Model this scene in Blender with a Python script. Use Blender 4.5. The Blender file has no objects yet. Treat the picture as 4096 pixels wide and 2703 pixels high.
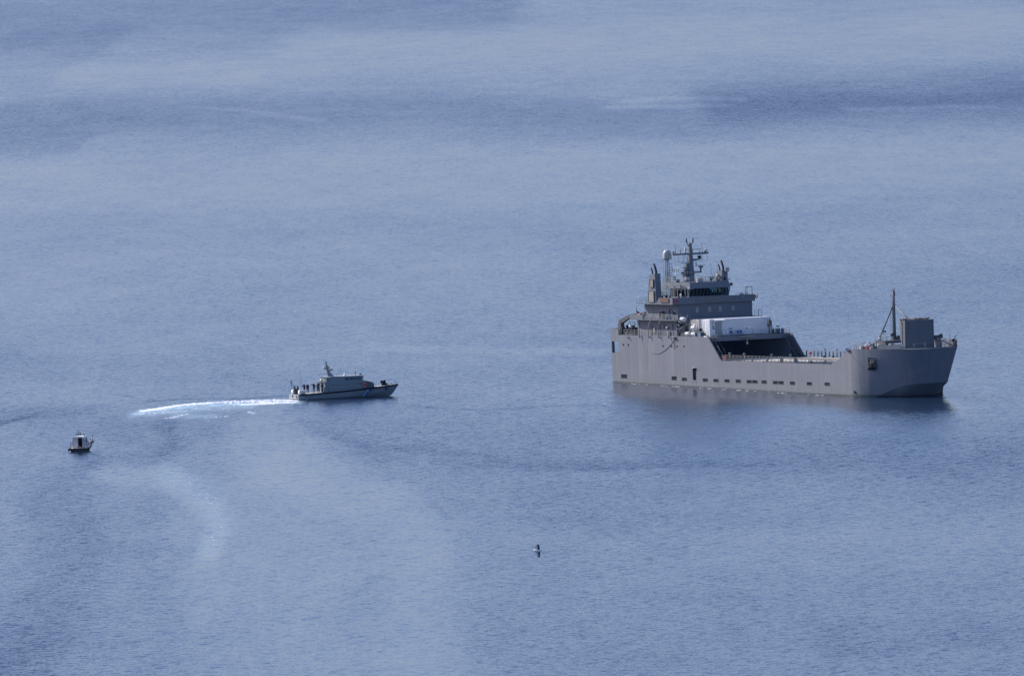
import bpy, bmesh, math, random
from mathutils import Matrix, Vector, noise
R = math.radians
rng = random.Random(7)
scene = bpy.context.scene
COL = scene.collection

# ------------------------------------------------------------------ camera
cam = bpy.data.cameras.new('camera')
cam.sensor_width = 36.0
cam.lens = 55000.0 / 4096.0 * 36.0          # long telephoto from a coastal height
cam.clip_start = 5.0
cam.clip_end = 90000.0
cam_o = bpy.data.objects.new('camera', cam)
COL.objects.link(cam_o)
_tilt, _roll = R(2.76344), 0.0225
cam_o.matrix_world = (Matrix.Translation((0, 0, 129.0)) @ Matrix.Rotation(R(90) - _tilt, 4, 'X')
                      @ Matrix.Rotation(-_roll, 4, 'Z'))
scene.camera = cam_o

# ------------------------------------------------------------------ daylight
SUN_DIR = Vector((-1.21, 0.646, 1.0)).normalized()      # towards the sun: left, slightly behind the ships
SUN_EL = math.asin(SUN_DIR.z)
SUN_AZ = math.atan2(SUN_DIR.x, SUN_DIR.y)
world = bpy.data.worlds.new('World')
scene.world = world
world.use_nodes = True
wt = world.node_tree
wt.nodes.clear()
w_out = wt.nodes.new('ShaderNodeOutputWorld')
w_bg = wt.nodes.new('ShaderNodeBackground')
w_sky = wt.nodes.new('ShaderNodeTexSky')
w_sky.sky_type = 'NISHITA'
w_sky.sun_disc = False
w_sky.sun_elevation = SUN_EL
w_sky.sun_rotation = SUN_AZ
w_sky.altitude = 100.0
w_sky.air_density = 1.25
w_sky.dust_density = 2.0
w_sky.ozone_density = 9.0
w_bg.inputs['Strength'].default_value = 0.15
w_tint = wt.nodes.new('ShaderNodeMix')                 # camera white balance on skylight
w_tint.data_type = 'RGBA'
w_tint.blend_type = 'MULTIPLY'
w_tint.inputs[0].default_value = 1.0
w_tint.inputs[7].default_value = (1.2, 1.01, 1.05, 1.0)
wt.links.new(w_sky.outputs[0], w_tint.inputs[6])
wt.links.new(w_tint.outputs[2], w_bg.inputs['Color'])
wt.links.new(w_bg.outputs[0], w_out.inputs['Surface'])
sun = bpy.data.lights.new('sun', 'SUN')
sun.energy = 4.5
sun.angle = R(0.53)
sun.color = (1.0, 0.93, 0.83)
sun_o = bpy.data.objects.new('sun', sun)
COL.objects.link(sun_o)
sun_o.rotation_euler = (-SUN_DIR).to_track_quat('-Z', 'Y').to_euler()
sun_o.location = (-300, 2600, 400)
vs = scene.view_settings
vs.view_transform = 'Standard'
vs.look = 'None'
vs.exposure = 0.19
vs.gamma = 1.0
vs.use_curve_mapping = False
scene.cycles.max_bounces = 6

# ------------------------------------------------------------------ node helper
def new_mat(name):
    m = bpy.data.materials.new(name)
    m.use_nodes = True
    nt = m.node_tree
    nt.nodes.clear()
    return m, nt

def N(nt, typ, **kw):
    n = nt.nodes.new(typ)
    for k, v in kw.items():
        if k.startswith('i_'):
            key = k[2:].replace('_', ' ')
            n.inputs[int(key) if key.isdigit() else key].default_value = v
        else:
            setattr(n, k, v)
    return n

def math_(nt, op, a, b=None, c=None, clamp=False):
    n = N(nt, 'ShaderNodeMath', operation=op, use_clamp=clamp)
    for i, v in enumerate((a, b, c)):
        if v is None:
            continue
        if isinstance(v, (int, float)):
            n.inputs[i].default_value = v
        else:
            nt.links.new(v, n.inputs[i])
    return n.outputs[0]

# ------------------------------------------------------------------ the sea
# wind lanes, slicks and old wakes: (ruffle, half width along Y in m, points on the sea)
STROKES = [
  (0.49, 416.2, [(-218.2, 5409.9), (-146.5, 5305.7), (-89.7, 5372.0), (-1.8, 5411.9)]) ,
  (0.31, 212.7, [(-180.4, 4906.8), (-144.8, 4910.2)]) ,
  (-0.31, 320.1, [(-71.5, 4784.3), (15.4, 4744.3), (104.3, 4866.3), (201.0, 4850.5)]) ,
  (-0.31, 179.9, [(-142.3, 4540.2), (-84.2, 4523.5)]) ,
  (0.49, 185.0, [(-164.2, 4050.7), (-122.4, 4137.0), (-76.5, 4092.8), (-24.4, 4091.0), (33.9, 3958.6), (92.2, 3985.3), (165.4, 4002.1)]) ,
  (0.58, 192.1, [(61.6, 4112.7), (104.1, 4167.3), (174.4, 4216.3)]) ,
  (0.41, 108.6, [(-156.3, 3852.7), (-121.8, 3871.1)]) ,
  (-0.36, 34.2, [(34.1, 4132.6), (50.8, 4144.8), (69.9, 4118.7)]) ,
  (-0.41, 23.3, [(29.1, 4071.8), (64.4, 4055.9)]) ,
  (-0.31, 22.7, [(100.5, 4025.4), (143.5, 3999.3)]) ,
  (-0.36, 20.6, [(-97.0, 4178.7), (-53.2, 4019.2)]) ,
  (-0.31, 229.0, [(-143.3, 3526.8), (-34.6, 3565.4), (146.9, 3560.0)]) ,
  (-0.12, 205.9, [(-111.9, 3010.6), (-2.3, 3017.0)]) ,
  (0.2, 142.9, [(54.4, 2830.5), (116.4, 2833.8)]) ,
  (0.2, 57.8, [(-106.4, 2596.2), (-54.1, 2582.2)]) ,
  (-0.31, 17.5, [(-28.8, 2642.6), (18.6, 2611.1)]) ,
  (0.29, 56.1, [(-99.0, 2410.5), (-58.1, 2354.2), (-32.7, 2375.1)]) ,
  (0.31, 93.5, [(-25.9, 2341.0), (14.4, 2301.9), (91.8, 2248.7)]) ,
  (0.3, 18.4, [(-94.4, 2404.6), (-85.0, 2425.0), (-73.1, 2428.3)]) ,
  (0.67, 8.2, [(-94.2, 2400.5), (-87.4, 2405.7), (-84.1, 2424.7)]) ,
  (0.38, 4.1, [(-36.0, 2458.6), (-20.1, 2436.6), (-6.8, 2412.8), (6.4, 2417.1), (17.3, 2402.6)]) ,
  (0.26, 10.1, [(-39.5, 2393.9), (-23.5, 2313.4), (1.7, 2249.7), (21.9, 2227.6), (42.2, 2225.3)]) ,
  (0.19, 4.9, [(-12.7, 2254.0), (9.8, 2229.5), (33.9, 2214.5)]) ,
  (-0.5, 91.2, [(-45.2, 2348.9), (-31.0, 2239.8), (-20.0, 2134.6), (-14.3, 2028.7), (-12.5, 1892.5), (-12.4, 1747.6)]) ,
  (-0.41, 157.0, [(-39.1, 2116.2), (-30.9, 1950.7), (-28.1, 1752.4)]) ,
  (-0.5, 26.8, [(-66.8, 2250.2), (-57.8, 2236.1), (-49.8, 2165.2), (-45.8, 2087.6), (-47.1, 2040.3)]) ,
  (-0.31, 43.0, [(-52.2, 2102.3), (-42.9, 1928.3)]) ,
  (0.48, 26.1, [(-69.6, 2276.3), (-60.4, 2272.7), (-57.2, 2315.6), (-59.1, 2378.1)]) ,
  (0.41, 71.5, [(-72.8, 2207.4), (-65.6, 2076.6), (-64.9, 1935.7), (-63.0, 1763.0)]) ,
  (0.34, 74.6, [(-83.6, 2024.2), (-69.5, 1837.6)]) ,
  (0.2, 85.2, [(5.5, 2177.5), (37.6, 2199.2), (90.3, 2213.5)]) ,
  (-0.2, 59.6, [(12.0, 1990.9), (82.3, 2023.5)]) ,
  (0.29, 28.6, [(40.6, 1821.4), (73.8, 1820.2)]) ,
  (0.72, 3.4, [(-65.3, 2451.6), (-56.2, 2462.9), (-47.3, 2468.5), (-40.6, 2469.1)]) ,
  (0.36, 2.5, [(-39.0, 2449.7), (-36.2, 2446.8)]) ,
  (-0.6, 21.3, [(20.0, 2460.2), (37.5, 2430.6), (58.8, 2399.9), (75.2, 2392.9)]) ,
]


def field(strokes, x, y):
    k = y / 130.0
    px, py = x * k, y
    tot = 0.0
    for amp, w, pts in strokes:
        best = 1e18
        w2 = w
        for (x0, y0), (x1, y1) in zip(pts, pts[1:]):
            ax, ay, bx, by = x0 * k, y0, x1 * k, y1
            dx, dy = bx - ax, by - ay
            L = dx * dx + dy * dy
            t = max(0.0, min(1.0, ((px - ax) * dx + (py - ay) * dy) / L))
            ex, ey = px - ax - t * dx, py - ay - t * dy
            d = ex * ex + ey * ey
            if d < best:
                best = d
        q = best / (w2 * w2)
        if q < 9.0:
            tot += amp * math.exp(-q ** 1.6)
    return tot

def ruffle(x, y):
    # ragged edges: the patches are pulled about by the gusts that made them
    wx = 3.5 * noise.noise((x * .03, y * .006, 1.7)) + 1.6 * noise.noise((x * .11, y * .022, 5.2)) + .8 * noise.noise((x * .33, y * .07, 8.4))
    wy = 30.0 * noise.noise((x * .025, y * .006, 11.3)) + 12.0 * noise.noise((x * .1, y * .025, 14.9))
    tot = field(STROKES, x + wx, y + wy)
    # broken edges
    tot += 0.16 * noise.noise((x * 0.02, y * 0.004, 3.1)) + 0.12 * noise.noise((x * 0.05, y * 0.011, 9.7))
    return max(-1.0, min(1.0, tot))

# water full of bubbles behind the patrol boat, and its drifting remains
AERATED = [
  (0.9, 7.0, [(-38.0, 2453.6), (-44.0, 2455.5), (-51.6, 2455.0), (-57.0, 2450.0), (-62.0, 2441.0), (-66.0, 2432.0)]),
  (0.5, 11.0, [(-46.0, 2447.0), (-55.7, 2438.0), (-62.6, 2429.0), (-66.9, 2424.5)]),
  (0.35, 9.0, [(-60.0, 2415.0), (-52.0, 2412.0)]),
  (0.17, 34.0, [(-56.7, 2242.7), (-50.9, 2199.0), (-47.7, 2157.9), (-45.1, 2099.7), (-46.0, 2050.0)]),
]

def build_sea():
    ys = []
    y = 1650.0
    while y < 6600.0:
        ys.append(y)
        y *= 1.0009 if 2395 < y < 2480 else 1.0022
    ys = [-9000.0, 300.0, 1200.0] + ys + [7500.0, 10000.0, 20000.0, 70000.0]
    nx = 150
    verts, ruf, aer = [], [], []
    rows = []
    for y in ys:
        half = max(120.0, abs(y) * 0.046)
        xs = [-60000.0, -6000.0, -half * 2] + [half * (2.0 * i / nx - 1.0) for i in range(nx + 1)] + [half * 2, 6000.0, 60000.0]
        row = []
        for x in xs:
            row.append(len(verts))
            verts.append((x, y, 0.0))
            inside = 1600 < y < 6700 and abs(x) <= half * 1.01
            ruf.append(ruffle(x, y) if inside else 0.05)
            aer.append(field(AERATED, x, y) if inside and 1950 < y < 2500 else 0.0)
        rows.append(row)
    faces = []
    for a, b in zip(rows, rows[1:]):
        for i in range(len(a) - 1):
            faces.append((a[i], a[i + 1], b[i + 1], b[i]))
    me = bpy.data.meshes.new('sea')
    me.from_pydata(verts, [], faces)
    at = me.attributes.new('ruffle', 'FLOAT', 'POINT')
    at.data.foreach_set('value', ruf)
    at = me.attributes.new('aerated', 'FLOAT', 'POINT')
    at.data.foreach_set('value', aer)
    m, nt = new_mat('sea_water')
    out = N(nt, 'ShaderNodeOutputMaterial')
    geo = N(nt, 'ShaderNodeNewGeometry')
    att = N(nt, 'ShaderNodeAttribute', attribute_name='ruffle')
    pos = geo.outputs['Position']
    gm = N(nt, 'ShaderNodeMapping')
    gm.inputs['Scale'].default_value = (1.0, 0.22, 1)
    nt.links.new(pos, gm.inputs['Vector'])
    gu = N(nt, 'ShaderNodeTexNoise', noise_dimensions='2D')          # gusts: patches of ripples a few metres across
    gu.inputs['Scale'].default_value = 0.11
    gu.inputs['Detail'].default_value = 5.0
    gu.inputs['Roughness'].default_value = 0.6
    nt.links.new(gm.outputs[0], gu.inputs['Vector'])
    r = math_(nt, 'ADD', att.outputs['Fac'], math_(nt, 'MULTIPLY_ADD', gu.outputs[0], 0.6, -0.3))

    def slopes(scale, sx, sy, detail, seed, rot=0.0):
        mp = N(nt, 'ShaderNodeMapping')
        mp.inputs['Location'].default_value = (seed, seed * 0.7, 0)
        mp.inputs['Rotation'].default_value = (0, 0, rot)
        mp.inputs['Scale'].default_value = (sx, sy, 1)
        nt.links.new(pos, mp.inputs['Vector'])
        nz = N(nt, 'ShaderNodeTexNoise', noise_dimensions='2D')
        nz.inputs['Scale'].default_value = scale
        nz.inputs['Detail'].default_value = detail
        nz.inputs['Roughness'].default_value = 0.55
        nt.links.new(mp.outputs[0], nz.inputs['Vector'])
        sub = N(nt, 'ShaderNodeVectorMath', operation='SUBTRACT')
        sub.inputs[1].default_value = (0.5, 0.5, 0.5)
        nt.links.new(nz.outputs['Color'], sub.inputs[0])
        return sub.outputs[0]

    def scaled(v, f):
        s = N(nt, 'ShaderNodeVectorMath', operation='SCALE')
        nt.links.new(v, s.inputs[0])
        if isinstance(f, (int, float)):
            s.inputs['Scale'].default_value = f
        else:
            nt.links.new(f, s.inputs['Scale'])
        return s.outputs[0]

    def add(a, b):
        s = N(nt, 'ShaderNodeVectorMath', operation='ADD')
        nt.links.new(a, s.inputs[0])
        nt.links.new(b, s.inputs[1])
        return s.outputs[0]
    calm = math_(nt, 'POWER', 2.8, r)                        # calm in a slick, steep in a cat's paw
    chop = scaled(slopes(0.62, 0.6, 1.0, 4.0, 13.0, 0.15), math_(nt, 'MULTIPLY', calm, 0.56))
    ripple = scaled(slopes(2.6, 0.8, 1.0, 2.0, 71.0, -0.3), math_(nt, 'MULTIPLY', calm, 0.38))
    swell = scaled(slopes(0.055, 0.7, 1.0, 2.0, 5.0, 0.1), 0.1)
    tot = add(add(chop, ripple), swell)
    # at this grazing height only the near faces of the wavelets are in sight: fold the slopes to that side
    sep = N(nt, 'ShaderNodeSeparateXYZ')
    nt.links.new(tot, sep.inputs[0])
    fl = N(nt, 'ShaderNodeTexNoise', noise_dimensions='2D')
    fl.inputs['Scale'].default_value = 1.15
    fl.inputs['Detail'].default_value = 3.0
    fl.inputs['Roughness'].default_value = 0.65
    fmp = N(nt, 'ShaderNodeMapping')
    fmp.inputs['Scale'].default_value = (0.55, 0.8, 1)
    nt.links.new(pos, fmp.inputs['Vector'])
    nt.links.new(fmp.outputs[0], fl.inputs['Vector'])
    fleck = math_(nt, 'MULTIPLY', math_(nt, 'MULTIPLY', math_(nt, 'SUBTRACT', fl.outputs[0], 0.60, clamp=True), 0.9), calm)
    mean = math_(nt, 'MULTIPLY', calm, 0.0)
    near = math_(nt, 'ADD', math_(nt, 'ADD', math_(nt, 'ABSOLUTE', sep.outputs[1]), mean), fleck)
    fold = math_(nt, 'MULTIPLY', near, -1.0)
    mul = N(nt, 'ShaderNodeCombineXYZ')
    nt.links.new(sep.outputs[0], mul.inputs[0])
    nt.links.new(fold, mul.inputs[1])
    up = N(nt, 'ShaderNodeVectorMath', operation='ADD')
    up.inputs[1].default_value = (0, 0, 1)
    nt.links.new(mul.outputs[0], up.inputs[0])
    nrm = N(nt, 'ShaderNodeVectorMath', operation='NORMALIZE')
    nt.links.new(up.outputs[0], nrm.inputs[0])
    pr = N(nt, 'ShaderNodeBsdfPrincipled')
    aat = N(nt, 'ShaderNodeAttribute', attribute_name='aerated')
    brk = N(nt, 'ShaderNodeTexNoise', noise_dimensions='2D')
    brk.inputs['Scale'].default_value = 0.35
    brk.inputs['Detail'].default_value = 4.0
    nt.links.new(pos, brk.inputs['Vector'])
    aero = math_(nt, 'MULTIPLY', aat.outputs['Fac'], math_(nt, 'MULTIPLY_ADD', brk.outputs[0], 2.2, -0.35, clamp=True), clamp=True)
    bmx = N(nt, 'ShaderNodeMix', data_type='RGBA')
    bmx.inputs[6].default_value = (0.011, 0.026, 0.052, 1)
    bmx.inputs[7].default_value = (0.42, 0.60, 0.68, 1)
    nt.links.new(aero, bmx.inputs[0])
    nt.links.new(bmx.outputs[2], pr.inputs['Base Color'])
    nt.links.new(math_(nt, 'MULTIPLY_ADD', aero, -0.4, 0.5), pr.inputs['Specular IOR Level'])
    pr.inputs['IOR'].default_value = 1.333
    rough = math_(nt, 'MULTIPLY_ADD', r, 0.05, 0.15, clamp=True)
    nt.links.new(rough, pr.inputs['Roughness'])
    nt.links.new(nrm.outputs[0], pr.inputs['Normal'])
    nt.links.new(pr.outputs[0], out.inputs['Surface'])
    me.materials.append(m)
    o = bpy.data.objects.new('sea', me)
    COL.objects.link(o)
    o['kind'] = 'structure'
    o['label'] = 'blue sea with wind lanes and slicks'
    return o
build_sea()

# ------------------------------------------------------------------ materials
def paint(name, col, rough=0.55, var=0.12, scale=0.6, streak=0.0, rust=0.0, weld=0.0, boot=None, metallic=0.0, spec=0.4, wet=False):
    """Painted or bare surface with grain, vertical run-off streaks, rust and plate welds (object space)."""
    m, nt = new_mat(name)
    out = N(nt, 'ShaderNodeOutputMaterial')
    pr = N(nt, 'ShaderNodeBsdfPrincipled')
    pr.inputs['Roughness'].default_value = rough
    pr.inputs['Metallic'].default_value = metallic
    pr.inputs['Specular IOR Level'].default_value = spec
    tc = N(nt, 'ShaderNodeTexCoord')
    obj = tc.outputs['Object']

    def noise_(scale_v, sc, detail=3.0):
        mp = N(nt, 'ShaderNodeMapping')
        mp.inputs['Scale'].default_value = scale_v
        nt.links.new(obj, mp.inputs['Vector'])
        nz = N(nt, 'ShaderNodeTexNoise')
        nz.inputs['Scale'].default_value = sc
        nz.inputs['Detail'].default_value = detail
        nt.links.new(mp.outputs[0], nz.inputs['Vector'])
        return nz.outputs[0]

    def mix(fac, a, b):
        mx = N(nt, 'ShaderNodeMix', data_type='RGBA')
        if isinstance(fac, (int, float)):
            mx.inputs[0].default_value = fac
        else:
            nt.links.new(fac, mx.inputs[0])
        for i, v in ((6, a), (7, b)):
            if isinstance(v, tuple):
                mx.inputs[i].default_value = (v[0], v[1], v[2], 1)
            else:
                nt.links.new(v, mx.inputs[i])
        return mx.outputs[2]
    lo = tuple(c * (1 - var) for c in col)
    hi = tuple(min(1, c * (1 + var)) for c in col)
    base = mix(noise_((1, 1, 1), scale), lo, hi)
    if boot:
        sep = N(nt, 'ShaderNodeSeparateXYZ')
        nt.links.new(obj, sep.inputs[0])
        for z, c in boot:
            k = math_(nt, 'LESS_THAN', sep.outputs[2], z)
            base = mix(k, base, c)
    if streak:
        where = math_(nt, 'MULTIPLY_ADD', noise_((1, 1, 0.7), 0.16, 2.0), 3.2, -1.05, clamp=True)   # runs gather below scuppers
        s = noise_((0.9, 0.9, 0.05), 1.0, 6.0)
        s = math_(nt, 'MULTIPLY', math_(nt, 'MULTIPLY', math_(nt, 'SUBTRACT', s, 0.47, clamp=True), 5.0 * streak, clamp=True), where)
        base = mix(s, base, (col[0] * 1.35 + 0.02, col[1] * 1.3 + 0.015, col[2] * 1.2))
        s2 = noise_((0.9, 0.9, 0.04), 1.7, 3.0)
        s2 = math_(nt, 'MULTIPLY', math_(nt, 'MULTIPLY', math_(nt, 'SUBTRACT', s2, 0.52, clamp=True), 4.0 * streak, clamp=True), math_(nt, 'MULTIPLY_ADD', where, 0.8, 0.2))
        base = mix(s2, base, tuple(c * 0.62 for c in col))
    if rust:
        s3 = noise_((0.8, 0.8, 0.10), 1.3, 5.0)
        s3 = math_(nt, 'MULTIPLY', math_(nt, 'SUBTRACT', s3, 0.62, clamp=True), 8.0 * rust, clamp=True)
        base = mix(s3, base, (0.16, 0.085, 0.045))
    if weld:
        sep2 = N(nt, 'ShaderNodeSeparateXYZ')
        nt.links.new(obj, sep2.inputs[0])
        tot = None
        for ch, per in ((0, 7.1), (2, 1.9)):
            f = math_(nt, 'FRACT', math_(nt, 'DIVIDE', math_(nt, 'ADD', sep2.outputs[ch], 200.0), per))
            ln = math_(nt, 'LESS_THAN', f, 0.09 / per)
            tot = ln if tot is None else math_(nt, 'MAXIMUM', tot, ln)
        base = mix(math_(nt, 'MULTIPLY', tot, weld), base, tuple(c * 0.6 for c in col))
        cell = N(nt, 'ShaderNodeCombineXYZ')              # each shell plate was painted on its own day
        for ch, per in ((0, 7.1), (2, 1.9)):
            nt.links.new(math_(nt, 'FLOOR', math_(nt, 'DIVIDE', math_(nt, 'ADD', sep2.outputs[ch], 200.0), per)), cell.inputs[ch])
        wn = N(nt, 'ShaderNodeTexWhiteNoise', noise_dimensions='3D')
        nt.links.new(cell.outputs[0], wn.inputs['Vector'])
        base = mix(math_(nt, 'MULTIPLY', wn.outputs[0], 0.16), base, tuple(c * 0.7 for c in col))
        # oil-canning of the shell plates between frames
        bp = N(nt, 'ShaderNodeBump')
        bp.inputs['Strength'].default_value = 0.5
        bp.inputs['Distance'].default_value = 0.05
        nt.links.new(noise_((0.9, 0.9, 0.55), 0.9, 1.0), bp.inputs['Height'])
        nt.links.new(bp.outputs[0], pr.inputs['Normal'])
    if boot and rust:                                   # rust weeping from the openings above the boot top
        sz = N(nt, 'ShaderNodeSeparateXYZ')
        nt.links.new(obj, sz.inputs[0])
        band = math_(nt, 'MULTIPLY', math_(nt, 'LESS_THAN', sz.outputs[2], 0.72), math_(nt, 'GREATER_THAN', sz.outputs[2], -1.0))
        wv = math_(nt, 'MULTIPLY', math_(nt, 'SUBTRACT', noise_((2.4, .0, .10), 1.0, 3.0), 0.56, clamp=True), 5.0, clamp=True)
        base = mix(math_(nt, 'MULTIPLY', wv, math_(nt, 'MULTIPLY', band, .7)), base, (0.17, 0.125, 0.085))
    if wet:                                             # the plating the swell keeps wet
        gp = N(nt, 'ShaderNodeNewGeometry')
        wz = N(nt, 'ShaderNodeSeparateXYZ')
        nt.links.new(gp.outputs['Position'], wz.inputs[0])
        edge = math_(nt, 'MULTIPLY_ADD', noise_((1, 1, .2), 1.2, 3.0), 0.5, 0.02)
        base = mix(math_(nt, 'MULTIPLY', math_(nt, 'LESS_THAN', wz.outputs[2], edge), .75), base, (0.045, 0.055, 0.058))
    nt.links.new(base, pr.inputs['Base Color'])
    nt.links.new(pr.outputs[0], out.inputs['Surface'])
    return m

def glass(name, col, keep):
    m, nt = new_mat(name)
    out = N(nt, 'ShaderNodeOutputMaterial')
    tr = N(nt, 'ShaderNodeBsdfTransparent')
    tr.inputs[0].default_value = (col[0], col[1], col[2], 1)
    gl = N(nt, 'ShaderNodeBsdfGlossy')
    gl.inputs['Roughness'].default_value = 0.06
    fr = N(nt, 'ShaderNodeFresnel')
    fr.inputs['IOR'].default_value = keep
    mx = N(nt, 'ShaderNodeMixShader')
    nt.links.new(fr.outputs[0], mx.inputs[0])
    nt.links.new(tr.outputs[0], mx.inputs[1])
    nt.links.new(gl.outputs[0], mx.inputs[2])
    nt.links.new(mx.outputs[0], out.inputs['Surface'])
    return m

GREY = (0.164, 0.179, 0.210)
M = dict(
    hull=paint('hull_paint', GREY, 0.62, 0.07, 0.25, streak=0.6, rust=0.3, weld=0.14, wet=True,
               boot=((0.75, (0.160, 0.180, 0.195)), (-0.8, (0.055, 0.082, 0.078)))),
    bow=paint('bow_bottom_paint', (0.21, 0.24, 0.275), 0.6, 0.1, 0.5, streak=0.2, rust=0.15, wet=True),
    grey=paint('ship_grey_paint', (0.136, 0.154, 0.182), 0.6, 0.06, 0.5, streak=0.16, rust=0.08),
    ramp=paint('ramp_grey_paint', (0.125, 0.135, 0.15), 0.65, 0.1, 0.6, streak=0.2, rust=0.1),
    rail=paint('rail_paint', (0.26, 0.26, 0.26), 0.5, 0.1, 2.0, rust=0.1),
    darkgrey=paint('dark_grey_metal', (0.075, 0.08, 0.085), 0.6, 0.2, 1.5),
    black=paint('black_rubber_and_opening', (0.005, 0.0055, 0.007), 0.9, 0.2, 3.0, spec=0.08),  # real rubber, and the painted dark of openings
    exhaust=paint('sooty_exhaust', (0.018, 0.013, 0.016), 0.6, 0.3, 3.0),
    deck=paint('main_deck_paint', (0.17, 0.19, 0.185), 0.75, 0.2, 0.7, streak=0.0, rust=0.1),
    cargo=paint('cargo_deck_worn', (0.42, 0.39, 0.335), 0.85, 0.22, 0.4),
    green=paint('green_deck_paint', (0.06, 0.085, 0.085), 0.7, 0.25, 0.8, rust=0.15),
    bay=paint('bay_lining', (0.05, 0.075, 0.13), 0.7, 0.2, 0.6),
    white=paint('white_paint', (0.78, 0.78, 0.77), 0.5, 0.04, 0.8, rust=0.03),
    contwhite=paint('container_white', (0.74, 0.75, 0.77), 0.55, 0.03, 0.6),
    contgrey=paint('container_offwhite', (0.50, 0.49, 0.47), 0.6, 0.08, 0.7, streak=0.3, rust=0.15),
    dome=paint('radome_grey', (0.40, 0.39, 0.375), 0.28, 0.02, 1.0, spec=0.5),
    door=paint('grey_door', (0.33, 0.35, 0.36), 0.6, 0.05, 1.0),
    slats=paint('vent_slats', (0.44, 0.43, 0.37), 0.6, 0.1, 2.0),
    rustwood=paint('weathered_wood', (0.15, 0.095, 0.07), 0.8, 0.3, 2.0),
    red=paint('red_plastic', (0.42, 0.035, 0.04), 0.5, 0.15, 3.0),
    orange=paint('orange_buoy', (0.62, 0.12, 0.07), 0.5, 0.1, 3.0),
    blue=paint('blue_plastic', (0.03, 0.07, 0.32), 0.45, 0.1, 3.0),
    bluegrey=paint('bluegrey_box', (0.12, 0.19, 0.25), 0.5, 0.15, 2.0),
    bluedrum=paint('blue_drum', (0.05, 0.11, 0.24), 0.45, 0.15, 2.0),
    rope=paint('rope_fibre', (0.23, 0.185, 0.15), 0.9, 0.3, 6.0),
    anchor=paint('anchor_rust', (0.075, 0.05, 0.046), 0.85, 0.3, 3.0),
    glassd=glass('wheelhouse_glass', (0.36, 0.50, 0.52), 1.45),
    pane=paint('dark_pane', (0.010, 0.014, 0.018), 0.12, 0.1, 1.0, spec=0.12),
    palepane=paint('blinded_pane', (0.30, 0.30, 0.27), 0.3, 0.1, 2.0),  # plain pale tone of the front windows
    pbhull=paint('patrol_boat_grey', (0.225, 0.262, 0.30), 0.5, 0.06, 1.0, streak=0.15),
    pbhouse=paint('patrol_house_grey', (0.172, 0.208, 0.232), 0.5, 0.05, 1.0, streak=0.12),
    pbdeck=paint('patrol_deck', (0.34, 0.36, 0.35), 0.8, 0.1, 2.0),
    stripeblue=paint('stripe_blue', (0.03, 0.12, 0.38), 0.5, 0.05, 2.0),
    stripewhite=paint('stripe_white', (0.5, 0.52, 0.54), 0.5, 0.05, 2.0),
    letter=paint('letter_grey', (0.42, 0.47, 0.50), 0.5, 0.05, 2.0),
    glow=paint('green_pane_and_glint', (0.05, 0.16, 0.13), 0.1, 0.2, 3.0, spec=0.6),  # green pane, also the painted window glints
    skin=paint('skin', (0.42, 0.25, 0.17), 0.6, 0.05, 8.0),
    hair=paint('dark_hair', (0.018, 0.014, 0.012), 0.6, 0.2, 8.0),
    navy=paint('dark_navy_cloth', (0.014, 0.016, 0.026), 0.9, 0.2, 6.0),
    charcoal=paint('charcoal_cloth', (0.05, 0.055, 0.062), 0.9, 0.2, 6.0),
    brown=paint('brown_trousers', (0.12, 0.06, 0.04), 0.9, 0.2, 6.0),
    khaki=paint('grey_overalls', (0.085, 0.095, 0.10), 0.9, 0.2, 6.0),
    shoe=paint('black_shoe', (0.012, 0.012, 0.012), 0.6, 0.2, 8.0),
    foam=paint('foam_and_glint', (0.84, 0.86, 0.88), 0.8, 0.06, 1.5),  # wake foam, also the painted waterline glints
    birdwhite=paint('white_plumage', (0.82, 0.80, 0.77), 0.8, 0.08, 9.0),
    birddark=paint('dark_plumage', (0.055, 0.05, 0.055), 0.8, 0.2, 9.0),
    birdblack=paint('black_wingtip', (0.012, 0.012, 0.014), 0.8, 0.2, 9.0),
    cream=paint('cream_deck', (0.70, 0.67, 0.52), 0.6, 0.06, 3.0),
    boatgrey=paint('boat_hull_grey', (0.45, 0.44, 0.44), 0.5, 0.06, 2.0),
    cabin=paint('boat_cabin_white', (0.62, 0.60, 0.61), 0.45, 0.05, 1.5),
    navyhull=paint('dark_transom', (0.022, 0.026, 0.036), 0.5, 0.2, 2.0),
)

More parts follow.
